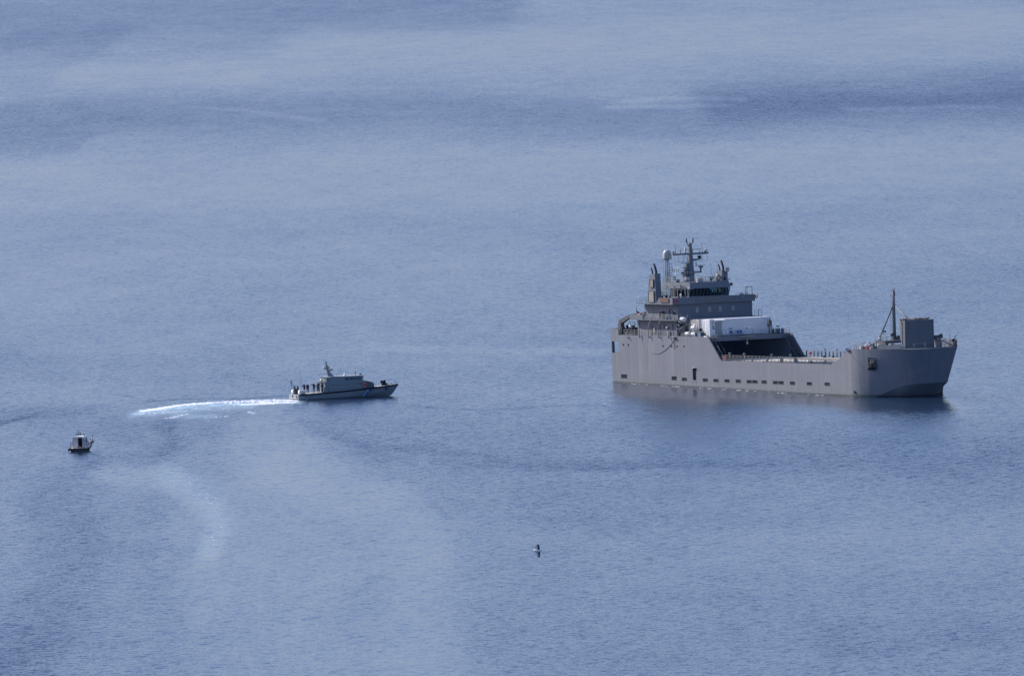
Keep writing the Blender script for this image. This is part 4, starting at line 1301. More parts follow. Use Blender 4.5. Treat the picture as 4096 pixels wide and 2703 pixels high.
def container(L, W_, H, mat, label, mtx, front):
    t = thing('freight_container', label, 'container', mtx, 'containers on the main deck')
    mb = MB().box(0, W_, 0, L, .12, H)
    for x in (0.02, W_ - .02):
        for y in (0.02, L - .02):
            mb.box(x - .1, x + .1, y - .1, y + .1, 0, H + .03)
    n = int(L / .28)
    for k in range(n):                                 # corrugation of the long side
        y = .2 + (L - .4) * k / n
        if not (front and .9 < y < 2.9):
            mb.box(W_, W_ + .007, y, y + .13, .3, H - .15)
    mb.build('body', mat, t)
    ed = MB()
    for k, x in enumerate((.35, .8, 1.55, 2.0)):
        ed.tube([(x, -.05, .2), (x, -.05, H - .15)], .03, 5)
        ed.box(x - .06, x + .06, -.09, -.02, 1.0, 1.14)
    ed.box(.1, W_ / 2 - .01, -.03, 0, .2, H - .15).box(W_ / 2 + .01, W_ - .1, -.03, 0, .2, H - .15)
    ed.build('end_doors', mat, t)
    if front:
        d = MB().box(W_, W_ + .05, 1.15, 2.55, .25, 2.6).box(W_ + .05, W_ + .08, 1.2, 2.5, 1.45, 2.5).build('side_door', M['door'], t)
        MB().box(W_ + .05, W_ + .1, 1.2, 1.28, 1.2, 1.32).build('door_handle', M['black'], d)
        MB().hexa([(W_, .9, H - .1), (W_ + .7, .9, H - .22), (W_ + .7, 3.0, H - .22), (W_, 3.0, H - .1), (W_, .9, H - .04), (W_ + .7, .9, H - .16), (W_ + .7, 3.0, H - .16), (W_, 3.0, H - .04)]).build('door_awning', M['white'], t)
        MB().box(W_, W_ + .1, .6, .78, 1.75, 2.0).ball((W_ + .08, .75, 1.5), .1, .22, .14).ball((W_ + .08, .62, 2.45), .06, .1, .1).build('wall_fittings', M['rustwood'], t)
    else:
        MB().box(.6, 1.5, -.12, -.03, 1.4, 2.3).build('vent_panel', M['white'], t)
    return t
container(12.95, 2.44, 3.08, M['contwhite'], 'long white container with grey door facing the cargo deck', on(SHIP, 27.75, 2.1, 8.62), True)
container(12.2, 2.5, 3.05, M['contgrey'], 'off white weathered container between the long white container and superstructure', on(SHIP, 24.2, 2.0, 8.62), False)

def raft():
    t = thing('life_raft_canister', '-', 'life raft', Matrix(), 'life raft canisters beside the containers')
    MB().lathe((0, 0, 0), [(.0, -.64), (.31, -.62), (.38, -.54), (.4, -.36), (.4, .36), (.38, .54), (.31, .62), (.0, .64)], 16, axis='x').build('shell', M['white'], t)
    bnd = MB()
    for x in (-.42, -.1, .22):
        bnd.lathe((0, 0, 0), [(.402, x), (.425, x + .02), (.425, x + .11), (.402, x + .13)], 16, axis='x')
    bnd.build('straps', M['dome'], t)
    return t
def copy_thing(o, mtx, label):
    c = o.copy()
    COL.objects.link(c)
    for ch in list(o.children):
        k = ch.copy()
        COL.objects.link(k)
        k.parent = c
        for g in list(ch.children):
            s = g.copy()
            COL.objects.link(s)
            s.parent = k
    c.matrix_world = mtx
    c['label'] = label
    return c
r0 = raft()
r0.matrix_world = on(SHIP, 23.7, .55, 11.75)
r0['label'] = 'white life raft canister alone at the forward end of the upper walkway'
copy_thing(r0, on(SHIP, 26.6, .95, 10.2), 'white life raft canister stacked on top of its rack beside the container')
copy_thing(r0, on(SHIP, 24.55, .95, 9.1), 'white life raft canister on the deck, nearer the stern of the lower two')
copy_thing(r0, on(SHIP, 26.7, .95, 9.1), 'white life raft canister on the deck right below the stacked one')

bb = MB().box(-.65, .65, -.35, .35, 0, .72).box(-.68, .68, -.38, .38, .72, .78)
tag(bb.build('equipment_box', M['bluegrey'], None, on(SHIP, 29.0, .8, 8.62)), 'blue grey equipment box beside the lower life raft canisters', 'box')
tag(MB().box(-.12, .12, -.3, .3, 0, .85).build('equipment_panel', M['door'], None, on(SHIP, 28.1, .45, 8.62)), 'pale narrow equipment panel between the life rafts and the blue grey box', 'panel')  # flat equipment panel standing on the deck

def buoy(mtx, label, mat='red', axis='y'):
    t = thing('lifebuoy', label, 'lifebuoy', mtx, 'lifebuoys hung on the boats')
    MB().torus((0, 0, 0), .32, .1, axis, m=0).build('ring', M[mat], t)
    gl = MB()
    for k in range(4):
        a = R(45 + 90 * k)
        u, w = .32 * math.cos(a), .32 * math.sin(a)
        p = (u, 0, w) if axis == 'y' else (0, u, w)
        gl.ball(p, .105, .105, .105, 8, 5)
    gl.build('bands', M['white'], t)
    return t
buoy(on(SHIP, 21.58, .55, 15.0), 'red lifebuoy at the near front corner of the bridge wing', axis='x')
buoy(on(SHIP, 21.5, 17.75, 15.15), 'red lifebuoy at the far end of the bridge wing, against the sea')
buoy(on(SHIP, 39.2, 17.7, 5.1), 'red lifebuoy on the far cargo deck rail beside the sloping wall')
buoy(on(SHIP, 37.6, .35, 4.9), 'red lifebuoy behind the near cargo deck rail at its after end')
tag(MB().ball((0, 0, 0), .65, .3, .3, 10, 6).ball((.3, 0, .12), .3, .28, .24, 8, 5).build('red_bundle', M['red'], None, on(SHIP, 8.3, .9, 12.25)), 'dark red bundle lying on the bulwark beside the stern crane jib', 'bundle')

def chair(mtx, label, mat):
    t = thing('deck_chair', label, 'chair', mtx, 'chairs in front of the white container')
    MB().box(-.24, .24, -.24, .24, .42, .47).build('seat', M[mat], t)
    MB().hexa([(-.27, -.24, .47), (-.22, -.24, .47), (-.22, .24, .47), (-.27, .24, .47), (-.38, -.24, .92), (-.33, -.24, .92), (-.33, .24, .92), (-.38, .24, .92)]).build('backrest', M[mat], t)
    for x in (-.2, .2):
        for y in (-.2, .2):
            MB().tube([(x, y, 0), (x, y, .42)], .025, 5).build('leg', M[mat], t)
    return t
chair(on(SHIP, 31.1, 6.25, 8.62), 'blue chair standing alone before the white container', 'blue')
chair(on(SHIP, 31.1, 7.7, 8.62), 'blue chair at the left of the neighbouring blue pair', 'blue')
chair(on(SHIP, 31.1, 8.35, 8.62), 'blue chair at the right end, beside the fire monitor', 'blue')
chair(on(SHIP, 31.1, 4.7, 8.62), 'white chair next to the grey container door', 'white')
chair(on(SHIP, 31.1, 5.4, 8.62), 'white chair between the other white chair and the blue ones', 'white')

def drum(x, y, label, mat):
    t = thing('oil_drum', label, 'drum', on(SHIP, x, y, 8.62), 'drums at the far end of the container platform')
    MB().lathe((0, 0, 0), [(.29, 0), (.3, .03), (.285, .06), (.285, .3), (.3, .32), (.285, .34), (.285, .6), (.3, .62), (.285, .64), (.285, .86), (.3, .88)], 14).build('shell', M[mat], t)
    MB().lathe((0, 0, .88), [(.27, -.01), (.27, .005)], 14).build('lid', M[mat], t)
drum(31.3, 14.9, 'green drum nearest the hoist post on the platform', 'green')
drum(31.6, 15.5, 'green drum next to the blue drums on the platform', 'green')
drum(31.3, 16.1, 'blue drum between the green drums and the outer blue one', 'bluedrum')
drum(31.6, 16.7, 'blue drum outermost beside the platform corner rail', 'bluedrum')

# rigid rescue boat on its cradle under the crane
rbt = thing('rescue_boat', 'small black inflatable rescue boat with outboard under the stern crane', 'dinghy', on(SHIP, 4.2, 1.9, 9.35))
rt = MB()
rt.tube([(-1.9, -.7, .2), (.8, -.7, .25), (1.7, -.35, .4), (2.0, 0, .48), (1.7, .35, .4), (.8, .7, .25), (-1.9, .7, .2)], [.18, .25, .25, .24, .25, .25, .18], 8)
rt.build('tubes', M['black'], rbt)
MB().prism([(-.7, .1), (0, -.35), (.7, .1)], 'x', -1.6, 1.3).build('keel', M['darkgrey'], rbt)
MB().box(-1.95, -1.55, -.2, .2, -.3, .5).ball((-1.75, 0, .75), .3, .22, .35).build('outboard', M['black'], rbt)
MB().tube([(-.6, -.5, .3), (-.6, -.5, 1.5), (-.6, .5, 1.5), (-.6, .5, .3)], .04, 5).box(.1, .5, -.3, .3, .2, 1.0).build('console_frame', M['darkgrey'], rbt)
MB().ball((-.2, -.45, .85), .28, .1, .2, 8, 5).build('painted_highlight', M['white'], rbt)  # white blob paints a highlight on the black rubber

def gun(mtx, label):
    t = thing('machine_gun', label, 'machine gun', mtx, 'machine guns on pintles')
    MB().lathe((0, 0, 0), [(.16, 0), (.07, .1), (.06, .95)], 8).build('pintle', M['darkgrey'], t)
    MB().hexa([(-.1, -.35, 1.0), (.1, -.35, 1.0), (.1, .25, 1.2), (-.1, .25, 1.2), (-.1, -.4, 1.2), (.1, -.4, 1.2), (.1, .2, 1.42), (-.1, .2, 1.42)]).build('receiver', M['black'], t)
    MB().tube([(0, .1, 1.25), (0, .55, 2.15)], [.06, .035], 6).build('barrel', M['black'], t)
    MB().box(.1, .35, -.2, .15, .95, 1.25).build('ammo_box', M['black'], t)
gun(on(SHIP, 91.0, 14.6, 7.15, R(-30)), 'black machine gun on the bow beside the jackstaff, barrel raised')
gun(on(SHIP, 7.0, 1.3, 11.6, R(80)), 'black machine gun above the crane jib at the after deckhouse corner')
gun(on(SHIP, 20.8, .5, 11.6, R(120)), 'dark machine gun at the forward end of the upper walkway rail')

# ------------------------------------------------------------------ people
def person(mtx, label, pose='stand', top='navy', legs='navy', group=None, lean=0.0, hs=1.0):
    """One continuous skinned body; the clothes are zones of it."""
    H = 1.74 * hs
    k = H / 1.74
    J = {}
    hip = .93 * k
    sh = 1.43 * k
    ln = lean
    def up(z, x=0, y=0):                      # lean the trunk forward (+x)
        d = z - hip
        return (x + math.sin(ln) * d, y, hip + math.cos(ln) * d)
    J['pelvis'] = (0, 0, hip)
    J['belly'] = up(1.08 * k)
    J['chest'] = up(1.3 * k)
    J['neck'] = up(1.5 * k, .01)
    J['chin'] = up(1.56 * k, .02)
    J['head'] = up(1.64 * k, .03)
    J['crown'] = up(1.72 * k, .02)
    step = {'walk': .24, 'stand': .03, 'brow': .02, 'hips': .04, 'reach': .12, 'bend': .1}[pose]
    for s, n in ((-1, 'r'), (1, 'l')):
        J['hip' + n] = (0, .1 * s, hip - .05)
        f = step * s
        kneex = f * .6 + (.06 if pose in ('walk', 'reach', 'bend') else .01)
        J['knee' + n] = (kneex, .12 * s, .5 * k)
        J['ankle' + n] = (f - .02, .13 * s, .1 * k)
        J['heel' + n] = (f - .05, .13 * s, .05)
        J['toe' + n] = (f + .17, .15 * s, .035)
        J['sh' + n] = up(sh, 0, .19 * s)
        S_ = Vector(J['sh' + n])
        if pose == 'brow' and s < 0:
            e, w = (.2, -.17, -.02), (.12, .1, .22)
        elif pose == 'hips':
            e, w = (-.06, .17 * s, -.26), (.13, -.1 * s, -.2)
        elif pose == 'reach' or pose == 'bend':
            e, w = (.17, .04 * s, -.24), (.25, -.03 * s, .03)
        elif pose == 'walk':
            e, w = (-.1 * s, .05 * s, -.27), (.1 - .05 * s, .0, -.22)
        else:
            e, w = (-.02, .06 * s, -.28), (.06, -.02 * s, -.25)
        E_ = S_ + Vector(e) * k
        W_ = E_ + Vector(w) * k
        J['el' + n] = tuple(E_)
        J['wr' + n] = tuple(W_)
        J['pa' + n] = tuple(W_ + (W_ - E_).normalized() * .08)
    names = list(J)
    idx = {n: i for i, n in enumerate(names)}
    bones = [('pelvis', 'belly'), ('belly', 'chest'), ('chest', 'neck'), ('neck', 'chin'), ('chin', 'head'), ('head', 'crown')]
    for n in 'rl':
        bones += [('pelvis', 'hip' + n), ('hip' + n, 'knee' + n), ('knee' + n, 'ankle' + n), ('ankle' + n, 'heel' + n), ('ankle' + n, 'toe' + n),
                  ('chest', 'sh' + n), ('sh' + n, 'el' + n), ('el' + n, 'wr' + n), ('wr' + n, 'pa' + n)]
    rad = dict(pelvis=(.16, .13), belly=(.155, .12), chest=(.18, .13), neck=(.06, .06), chin=(.075, .075), head=(.095, .1), crown=(.07, .075))
    for n in 'rl':
        rad.update({'hip' + n: (.1, .1), 'knee' + n: (.068, .068), 'ankle' + n: (.05, .05), 'heel' + n: (.045, .045), 'toe' + n: (.04, .035),
                    'sh' + n: (.075, .075), 'el' + n: (.052, .052), 'wr' + n: (.036, .036), 'pa' + n: (.042, .028)})
    me = bpy.data.meshes.new('person_skin')
    me.from_pydata([J[n] for n in names], [(idx[a], idx[b]) for a, b in bones], [])
    o = bpy.data.objects.new('person_tmp', me)
    COL.objects.link(o)
    md = o.modifiers.new('skin', 'SKIN')
    md.use_smooth_shade = True
    for i, n in enumerate(names):
        sv = me.skin_vertices[0].data[i]
        fat = 1.18 if n in ('pelvis', 'belly', 'chest') or n[:2] in ('hi', 'kn', 'sh', 'el') else 1.0
        sv.radius = (rad[n][0] * fat, rad[n][1] * fat)
        sv.use_root = (n == 'pelvis')
    sb = o.modifiers.new('sub', 'SUBSURF')
    sb.levels = 1
    dg = bpy.context.evaluated_depsgraph_get()
    dg.update()
    em = bpy.data.meshes.new_from_object(o.evaluated_get(dg))
    bpy.data.objects.remove(o)
    zone = {}
    for a, b in bones:
        if a in ('chin', 'neck'):
            z = 2
        elif a == 'head':
            z = 3
        elif a[:2] in ('wr',):
            z = 2
        elif a[:-1] in ('hip', 'knee') or b.startswith('hip'):
            z = 1
        elif a[:-1] == 'ankle':
            z = 4
        else:
            z = 0
        zone[(a, b)] = z
    for mt in (M[top], M[legs], M['skin'], M['hair'], M['shoe']):
        em.materials.append(mt)
    segs = [(Vector(J[a]), Vector(J[b]), zone[(a, b)]) for a, b in bones]
    for p in em.polygons:
        c = p.center
        best, bz = 9, 0
        for a, b, z in segs:
            d = b - a
            t = max(0, min(1, (c - a).dot(d) / d.length_squared))
            q = (c - a - d * t).length
            if q < best:
                best, bz = q, z
        if bz in (2, 3) and c.z > 1.5 * k * math.cos(ln):
            hv = c - Vector(J['head'])
            bz = 3 if (hv.z > .035 or hv.x < -.02) else 2
        p.material_index = bz
        p.use_smooth = True
    # fingers and thumb of both hands, nose
    fb = MB()
    for n, s in (('r', -1), ('l', 1)):
        P = Vector(J['pa' + n])
        d = (P - Vector(J['wr' + n])).normalized()
        side = d.cross(Vector((0, 1, 0))) if abs(d.y) < .8 else Vector((1, 0, 0))
        side.normalize()
        curl = side.cross(d).normalized() * -s
        for q, L in enumerate((.062, .075, .07, .055)):
            a = P + side * (.028 - .019 * q) - d * .01
            b = a + d * L * .6 + curl * .008
            fb.tube([a, b, b + d * L * .3 + curl * .03], [.0095, .009, .007], 5)
        a = P + side * .03 - d * .05
        fb.tube([a, a + side * .03 + d * .02, a + side * .035 + d * .055 + curl * .015], [.011, .01, .008], 5)
    hd = Vector(J['head'])
    f = Vector((math.cos(ln), 0, -math.sin(ln)))
    fb.tube([hd + f * .085 + Vector((0, 0, .01)), hd + f * .12 + Vector((0, 0, -.03))], [.012, .018], 5)
    for s in (-1, 1):
        fb.ball(hd + Vector((-.005, .095 * s, -.005)), .025, .012, .035, 6, 4)
    bm = bmesh.new()
    bm.from_mesh(em)
    fm_ = fb.mesh('fingers', [M['skin']])
    nb_ = len(bm.faces)
    bm.from_mesh(fm_)
    bm.faces.ensure_lookup_table()
    for fc in bm.faces[nb_:]:
        fc.material_index = 2
    bm.to_mesh(em)
    bm.free()
    em.name = 'person'
    ob = bpy.data.objects.new('person', em)
    COL.objects.link(ob)
    ob.matrix_world = mtx
    return tag(ob, label, 'person', group)

SG = 'crew on the landing ship'
person(on(SHIP, 17.2, .5, 11.62, R(175)), 'person in dark clothes standing upright at the upper walkway rail', 'hips', group=SG)
person(on(SHIP, 15.9, .55, 11.62, R(-5)), 'person in dark clothes bending forward beside the standing crew member', 'bend', lean=.75, group=SG)
person(on(SHIP, 16.2, .9, 14.5, R(-70)), 'person in black behind the after end of the wooden nameboard', 'stand', group=SG, hs=.98)
person(on(SHIP, 18.0, .7, 14.5, R(-60)), 'person in black in the middle of the bridge wing group', 'brow', group=SG)
person(on(SHIP, 18.8, 1.0, 14.5, R(-100)), 'person in charcoal behind the forward end of the wooden nameboard', 'stand', top='charcoal', group=SG)

# ------------------------------------------------------------------ patrol boat
PB = boat_frame((-38.438, 2458.153, 0.0), 22, 1.3)
pb = thing('patrol_boat', 'grey coastguard patrol boat with blue and white hull stripe trailing a white wake', 'patrol boat', PB)
ST_X = [0, 3, 6, 9, 12, 14, 16, 17.6, 18.9, 19.7, 20.15]
HB = [2.4, 2.42, 2.42, 2.42, 2.36, 2.22, 1.9, 1.42, .88, .42, .05]
CH = [2.15, 2.18, 2.18, 2.12, 1.95, 1.66, 1.2, .75, .33, .1, .02]
ZS = [1.02, 1.08, 1.15, 1.23, 1.35, 1.43, 1.52, 1.58, 1.62, 1.65, 1.66]
ZCH = [.02, .02, .04, .06, .1, .15, .22, .3, .42, .75, 1.3]
ZK = [-.75, -.8, -.85, -.88, -.88, -.86, -.8, -.66, -.3, .45, 1.25]
XO = [0, 0, 0, 0, 0, 0, 0, -.03, -.1, -.16, -.05]
def lerp_tab(tab, x):
    for i in range(len(ST_X) - 1):
        if ST_X[i] <= x <= ST_X[i + 1]:
            t = (x - ST_X[i]) / (ST_X[i + 1] - ST_X[i])
            return tab[i] + (tab[i + 1] - tab[i]) * t
    return tab[-1]
CY = 2.4
def pb_side(x, z, off=0.0):
    """point on the starboard topside of the patrol boat"""
    zs, zc = lerp_tab(ZS, x), lerp_tab(ZCH, x)
    t = max(0, min(1, (z - zc) / (zs - zc)))
    b = lerp_tab(CH, x) + (lerp_tab(HB, x) - lerp_tab(CH, x)) * t ** .8
    return Vector((x, CY - b - off, z))
rows = []
for j in range(-2, 6):
    row = []
    for i, x in enumerate(ST_X):
        if j == -2:
            row.append(Vector((x + XO[i] * 1.5, CY, ZK[i])))
        elif j == -1:
            row.append(Vector((x + XO[i], CY - CH[i] * .55, (ZK[i] + ZCH[i]) / 2)))
        else:
            t = j / 5
            b = CH[i] + (HB[i] - CH[i]) * t ** .8
            row.append(Vector((x + XO[i] * (1 - t), CY - b, ZCH[i] + (ZS[i] - ZCH[i]) * t)))
    rows.append(row)
hb = MB()
hb.grid(rows, 0)
hb.grid([[Vector((p.x, 2 * CY - p.y, p.z)) for p in r] for r in rows], 0)
tr = [rows[j][0] for j in range(8)]
hb.add([tuple(p) for p in tr] + [(p.x, 2 * CY - p.y, p.z) for p in reversed(tr)], [tuple(range(16))])
pbh = hb.build('hull', M['pbhull'], pb, fix=False)
dk = MB()
dp = [(x, CY - h + .05, z - .02) for x, h, z in zip(ST_X, HB, ZS)]
dk.grid([dp, [(x, 2 * CY - y, z) for x, y, z in dp]], 0, False)
dk.build('deck', M['pbdeck'], pb, fix=False)
sk = MB()
for s in (1, -1):
    pts = [(x, CY - s * (h + .03), z - .1) for x, h, z in zip(ST_X, HB, ZS)]
    for a, b in zip(pts, pts[1:]):
        d = -.09 * s
        sk.hexa([(a[0], a[1] - d * .3, a[2] - .14), (b[0], b[1] - d * .3, b[2] - .14), (b[0], b[1] + d, b[2] - .14), (a[0], a[1] + d, a[2] - .14),
                 (a[0], a[1] - d * .3, a[2] + .11), (b[0], b[1] - d * .3, b[2] + .11), (b[0], b[1] + d, b[2] + .11), (a[0], a[1] + d, a[2] + .11)])
sk.build('rubbing_strake', M['black'], pb)
def on_side(name, quads, mat, off, parent=pbh):
    mb = MB()
    for q in quads:
        n = 6
        for k in range(n):
            t0, t1 = k / n, (k + 1) / n
            def P(t, side):
                x = q[side][0][0] + (q[side][1][0] - q[side][0][0]) * t
                z = q[side][0][1] + (q[side][1][1] - q[side][0][1]) * t
                return pb_side(x, z, off)
            mb.add([P(t0, 0), P(t0, 1), P(t1, 1), P(t1, 0)], [(0, 1, 2, 3)])
    return mb.build(name, mat, parent, fix=False)
on_side('blue_stripe', [(((12.75, .02), (13.72, 1.12)), ((13.5, .02), (14.45, 1.15))), (((12.15, .02), (13.1, 1.1)), ((12.35, .02), (13.3, 1.1)))], M['stripeblue'], .03)
on_side('white_stripe', [(((12.4, .02), (13.36, 1.1)), ((12.7, .02), (13.66, 1.1)))], M['stripewhite'], .034)
em_ = MB()
for k in range(8):                                      # crossed anchors emblem: a small rosette on the blue band
    a0 = k * math.pi / 4
    c = (13.68, .72)
    tri = [c, (c[0] + .15 * math.cos(a0 - .22), c[1] + .15 * math.sin(a0 - .22)), (c[0] + .15 * math.cos(a0 + .22), c[1] + .15 * math.sin(a0 + .22))]
    em_.add([pb_side(x, z, .04) for x, z in tri], [(0, 1, 2)])
em_.build('emblem', M['stripewhite'], pbh, fix=False)
def lettering(text, x0, z0, size, slope, width, name='lettering'):
    cu = bpy.data.curves.new('txt', 'FONT')
    cu.body = text
    cu.size = size
    cu.resolution_u = 2
    o = bpy.data.objects.new('txt', cu)
    COL.objects.link(o)
    dg = bpy.context.evaluated_depsgraph_get()
    dg.update()
    me = bpy.data.meshes.new_from_object(o.evaluated_get(dg))
    bpy.data.objects.remove(o)
    xs_ = [v.co.x for v in me.vertices]
    sc_ = width / (max(xs_) - min(xs_))
    for v in me.vertices:
        x = x0 + (v.co.x - min(xs_)) * sc_
        z = z0 + v.co.y + (x - x0) * slope
        v.co = pb_side(x, z, .02)
    me.materials.append(M['letter'])
    ob = bpy.data.objects.new(name, me)
    COL.objects.link(ob)
    ob.parent = pbh
lettering('ΛΣ-624', 14.95, .6, .55, .05, 1.95)
lettering('ΛΙΜΕΝΙΚΟ ΣΩΜΑ', 7.2, .46, .27, .02, 2.6)
lettering('HELLENIC COAST GUARD', 6.4, .1, .27, .02, 4.1)
an = MB().add([pb_side(x, z, .03) for x, z in ((17.2, .75), (17.55, .8), (17.5, 1.2), (17.2, 1.2))], [(0, 1, 2, 3)])
an.build('hawse_plate', M['black'], pbh, fix=False)
MB().tube([pb_side(1.6, .5, .02), pb_side(1.6, .5, -.1)], .12, 8).tube([pb_side(1.62, .42, .04), pb_side(1.64, .2, .06), pb_side(1.66, -.1, .1)], [.05, .06, .09], 5, m=1).build('exhaust_outlet', [M['black'], M['white']], pbh)
# deckhouse
prof = [(6.2, 1.05), (15.05, 1.4), (15.0, 2.2), (13.9, 2.55), (12.65, 2.9), (13.0, 3.52), (12.75, 3.66), (6.35, 3.78), (6.25, 3.5), (6.25, 2.4)]
def inset(z):
    return .5 + max(0, z - 1.1) * .13
hs = MB()
def sidept(x, z, s):
    y = inset(z) + max(0, x - 13.2) * .28
    return (x, y if s > 0 else 2 * CY - y, z)
cols = [(6.2, 1.05, 3.5), (6.35, 1.05, 3.78), (9, 1.16, 3.74), (11, 1.24, 3.7), (12.65, 1.3, 3.665), (12.75, 1.305, 3.66)]
cols2 = [(12.75, 1.305, 2.87), (13.2, 1.32, 2.75), (13.9, 1.35, 2.55), (15.0, 1.4, 2.2)]
for s_ in (1, -1):
    for cc in (cols, cols2):
        hs.grid([[sidept(x, z0, s_) for x, z0, z1 in cc], [sidept(x, z1, s_) for x, z0, z1 in cc]], 0, False)
    hs.add([sidept(12.75, 2.87, s_), sidept(13.0, 3.52, s_), sidept(12.75, 3.66, s_)], [(0, 1, 2)])
top_ = [(6.2, 1.05), (6.2, 3.5), (6.35, 3.78), (9, 3.74), (11, 3.7), (12.75, 3.66), (13.0, 3.52), (12.75, 2.87), (13.2, 2.75), (13.9, 2.55), (15.0, 2.2), (15.0, 1.4)]
hs.grid([[sidept(x, z, 1) for x, z in top_], [sidept(x, z, -1) for x, z in top_]], 0, False)
hse = hs.build('deckhouse', M['pbhouse'], pb, fix=False)
MB().hexa([(6.3, .86, 3.79), (12.8, .86, 3.67), (12.8, 3.94, 3.67), (6.3, 3.94, 3.79), (6.3, .9, 3.83), (12.8, .9, 3.71), (12.8, 3.9, 3.71), (6.3, 3.9, 3.83)]).build('roof', M['pbdeck'], hse)
def wpane(x0, x1, z0, z1, mat, off, name):
    pts = [(x0, z0), (x1, z0 + .0), (x1 + .03, z1), (x0, z1)]
    mb = MB()
    o_ = [(x, inset(z) - off, z) for x, z in pts]
    i_ = [(x, inset(z) + .02, z) for x, z in pts]
    mb.add(o_ + i_, [(0, 1, 2, 3), (7, 6, 5, 4), (0, 4, 5, 1), (1, 5, 6, 2), (2, 6, 7, 3), (3, 7, 4, 0)])
    return mb.build(name, mat, hse)
for x0, x1, gx0, gx1 in ((9.45, 10.25, 9.75, 10.15), (10.45, 11.15, 10.7, 10.95), (11.35, 12.4, 11.5, 12.2)):
    wpane(x0, x1, 3.06, 3.42, M['pane'], .02, 'window')
    wpane(gx0, gx1, 3.2, 3.3, M['glow'], .03, 'window_reflection')  # green plate paints a glint onto the pane
ws = MB()
for k in range(3):
    y0 = .95 + k * .98
    ws.add([(12.72, y0, 2.98), (12.72, y0 + .88, 2.98), (13.0, y0 + .88, 3.46), (13.0, y0, 3.46)], [(0, 1, 2, 3)])
for o_ in pieces(ws, 'windscreen', M['pane'], hse):
    pass
MB().box(6.3, 12.9, .46, .5, 1.5, 1.55).box(6.6, 12.2, .33, .36, 2.36, 2.39).build('grab_rail', M['darkgrey'], hse)
sv = MB()
for k in range(7):
    x = 13.55 + k * .22
    sv.box(x, x + .06, .42 + .05 * k, .5 + .05 * k, 1.35, 2.62 - .07 * k)
sv.tube([(13.5, .5, 2.65), (15.0, .95, 2.25)], .03, 5).tube([(13.3, .45, 1.35), (13.35, .5, 2.6)], .07, 5)
pieces(sv, 'side_fin', M['darkgrey'], hse)
ah = MB().box(5.5, 6.3, .75, 4.05, 1.05, 2.9).box(5.2, 6.3, .7, 4.1, 2.9, 2.97).box(5.8, 6.35, .8, 4.0, 2.97, 3.65).prism([(5.6, 3.72), (6.4, 3.62), (6.4, 3.74)], 'y', .8, 4.0)
ah.prism([(4.9, 1.06), (5.5, 1.06), (5.5, 2.3), (5.3, 1.9)], 'y', .62, .7)
ah = ah.build('aft_shelter', M['pbhouse'], pb)
MB().box(5.77, 5.8, 1.1, 1.9, 3.05, 3.5).box(5.9, 6.3, .76, .8, 3.05, 3.45).build('window', M['glow'], ah)
MB().box(5.46, 5.5, 1.9, 2.7, 1.1, 2.85).build('shelter_door', M['black'], ah)
MB().ball((5.15, 1.6, 3.25), .3, .35, .28).build('stowed_canister', M['cream'], ah)
mst = MB().hexa([(6.65, 2.15, 3.75), (7.35, 2.15, 3.75), (7.35, 2.65, 3.75), (6.65, 2.65, 3.75), (6.32, 2.33, 6.4), (6.52, 2.33, 6.4), (6.52, 2.47, 6.4), (6.32, 2.47, 6.4)])
mst.hexa([(7.2, 2.2, 3.78), (7.9, 2.2, 3.74), (7.9, 2.6, 3.74), (7.2, 2.6, 3.78), (6.95, 2.3, 4.6), (7.1, 2.3, 4.6), (7.1, 2.5, 4.6), (6.95, 2.5, 4.6)])
mst.box(6.5, 7.4, 2.25, 2.55, 4.75, 4.83).box(6.0, 6.6, 2.3, 2.5, 5.12, 5.2).box(6.5, 7.1, 2.3, 2.5, 5.25, 5.33).box(6.45, 6.8, 2.35, 2.45, 6.3, 6.42).tube([(6.4, 2.4, 6.4), (6.25, 2.4, 7.05)], .03, 4)
mst = mst.build('mast', M['pbhouse'], pb)
pieces(MB().ball((6.15, 2.4, 5.42), .24, .24, .28).ball((6.95, 2.4, 5.55), .19, .19, .22).ball((7.3, 2.4, 4.99), .28, .3, .24).ball((7.66, 2.4, 5.0), .16).ball((7.15, 2.4, 4.35), .13, .13, .2), 'dome', M['dome'], mst)
MB().lathe((10, 2.4, 3.72), [(.3, 0), (.26, .12), (.16, .2), (.19, .35), (.17, .5), (.0, .55)], 10).build('camera_dome', M['white'], pb)
MB().tube([(12.05, 2.4, 3.7), (12.03, 2.4, 4.45)], .05, 5).ball((13.0, 2.4, 3.85), .2, .25, .13).tube([(12.9, 2.4, 3.6), (12.9, 2.4, 3.85)], .06, 5).build('roof_lights', M['black'], pb)
gc = MB().ball((17.35, 2.4, 2.1), .5, .3, .34).ball((17.05, 2.4, 2.25), .3, .25, .2).ball((17.75, 2.4, 1.75), .45, .3, .2).lathe((17.3, 2.4, 1.5), [(.32, 0), (.28, .5)], 10).tube([(17.4, 2.4, 2.3), (17.75, 2.4, 2.42)], .12, 6)
gc.build('covered_deck_gun', M['black'], pb)
MB().ball((16.98, 2.3, 2.47), .16, .12, .05).build('gun_cover_patch', M['dome'], pb)
fr = MB()
for x, h in ((16.6, .95), (19.5, .75)):
    z = lerp_tab(ZS, x)
    fr.tube([(x, CY - lerp_tab(HB, x) + .15, z), (x, CY - lerp_tab(HB, x) + .15, z + h)], .025, 5)
fr.tube([(15.3, .9, 1.5), (15.3, .9, 2.6)], .02, 4)
fr.build('bow_stanchions', M['darkgrey'], pb)
MB().lathe((18.9, 2.2, 1.6), [(.1, 0), (.1, .3), (.15, .32), (.0, .4)], 8).ball((18.3, 2.3, 1.7), .15).tube([(18.6, 2.5, 1.6), (18.75, 2.5, 1.85)], .05, 5).build('bow_bitts', M['dome'], pb)
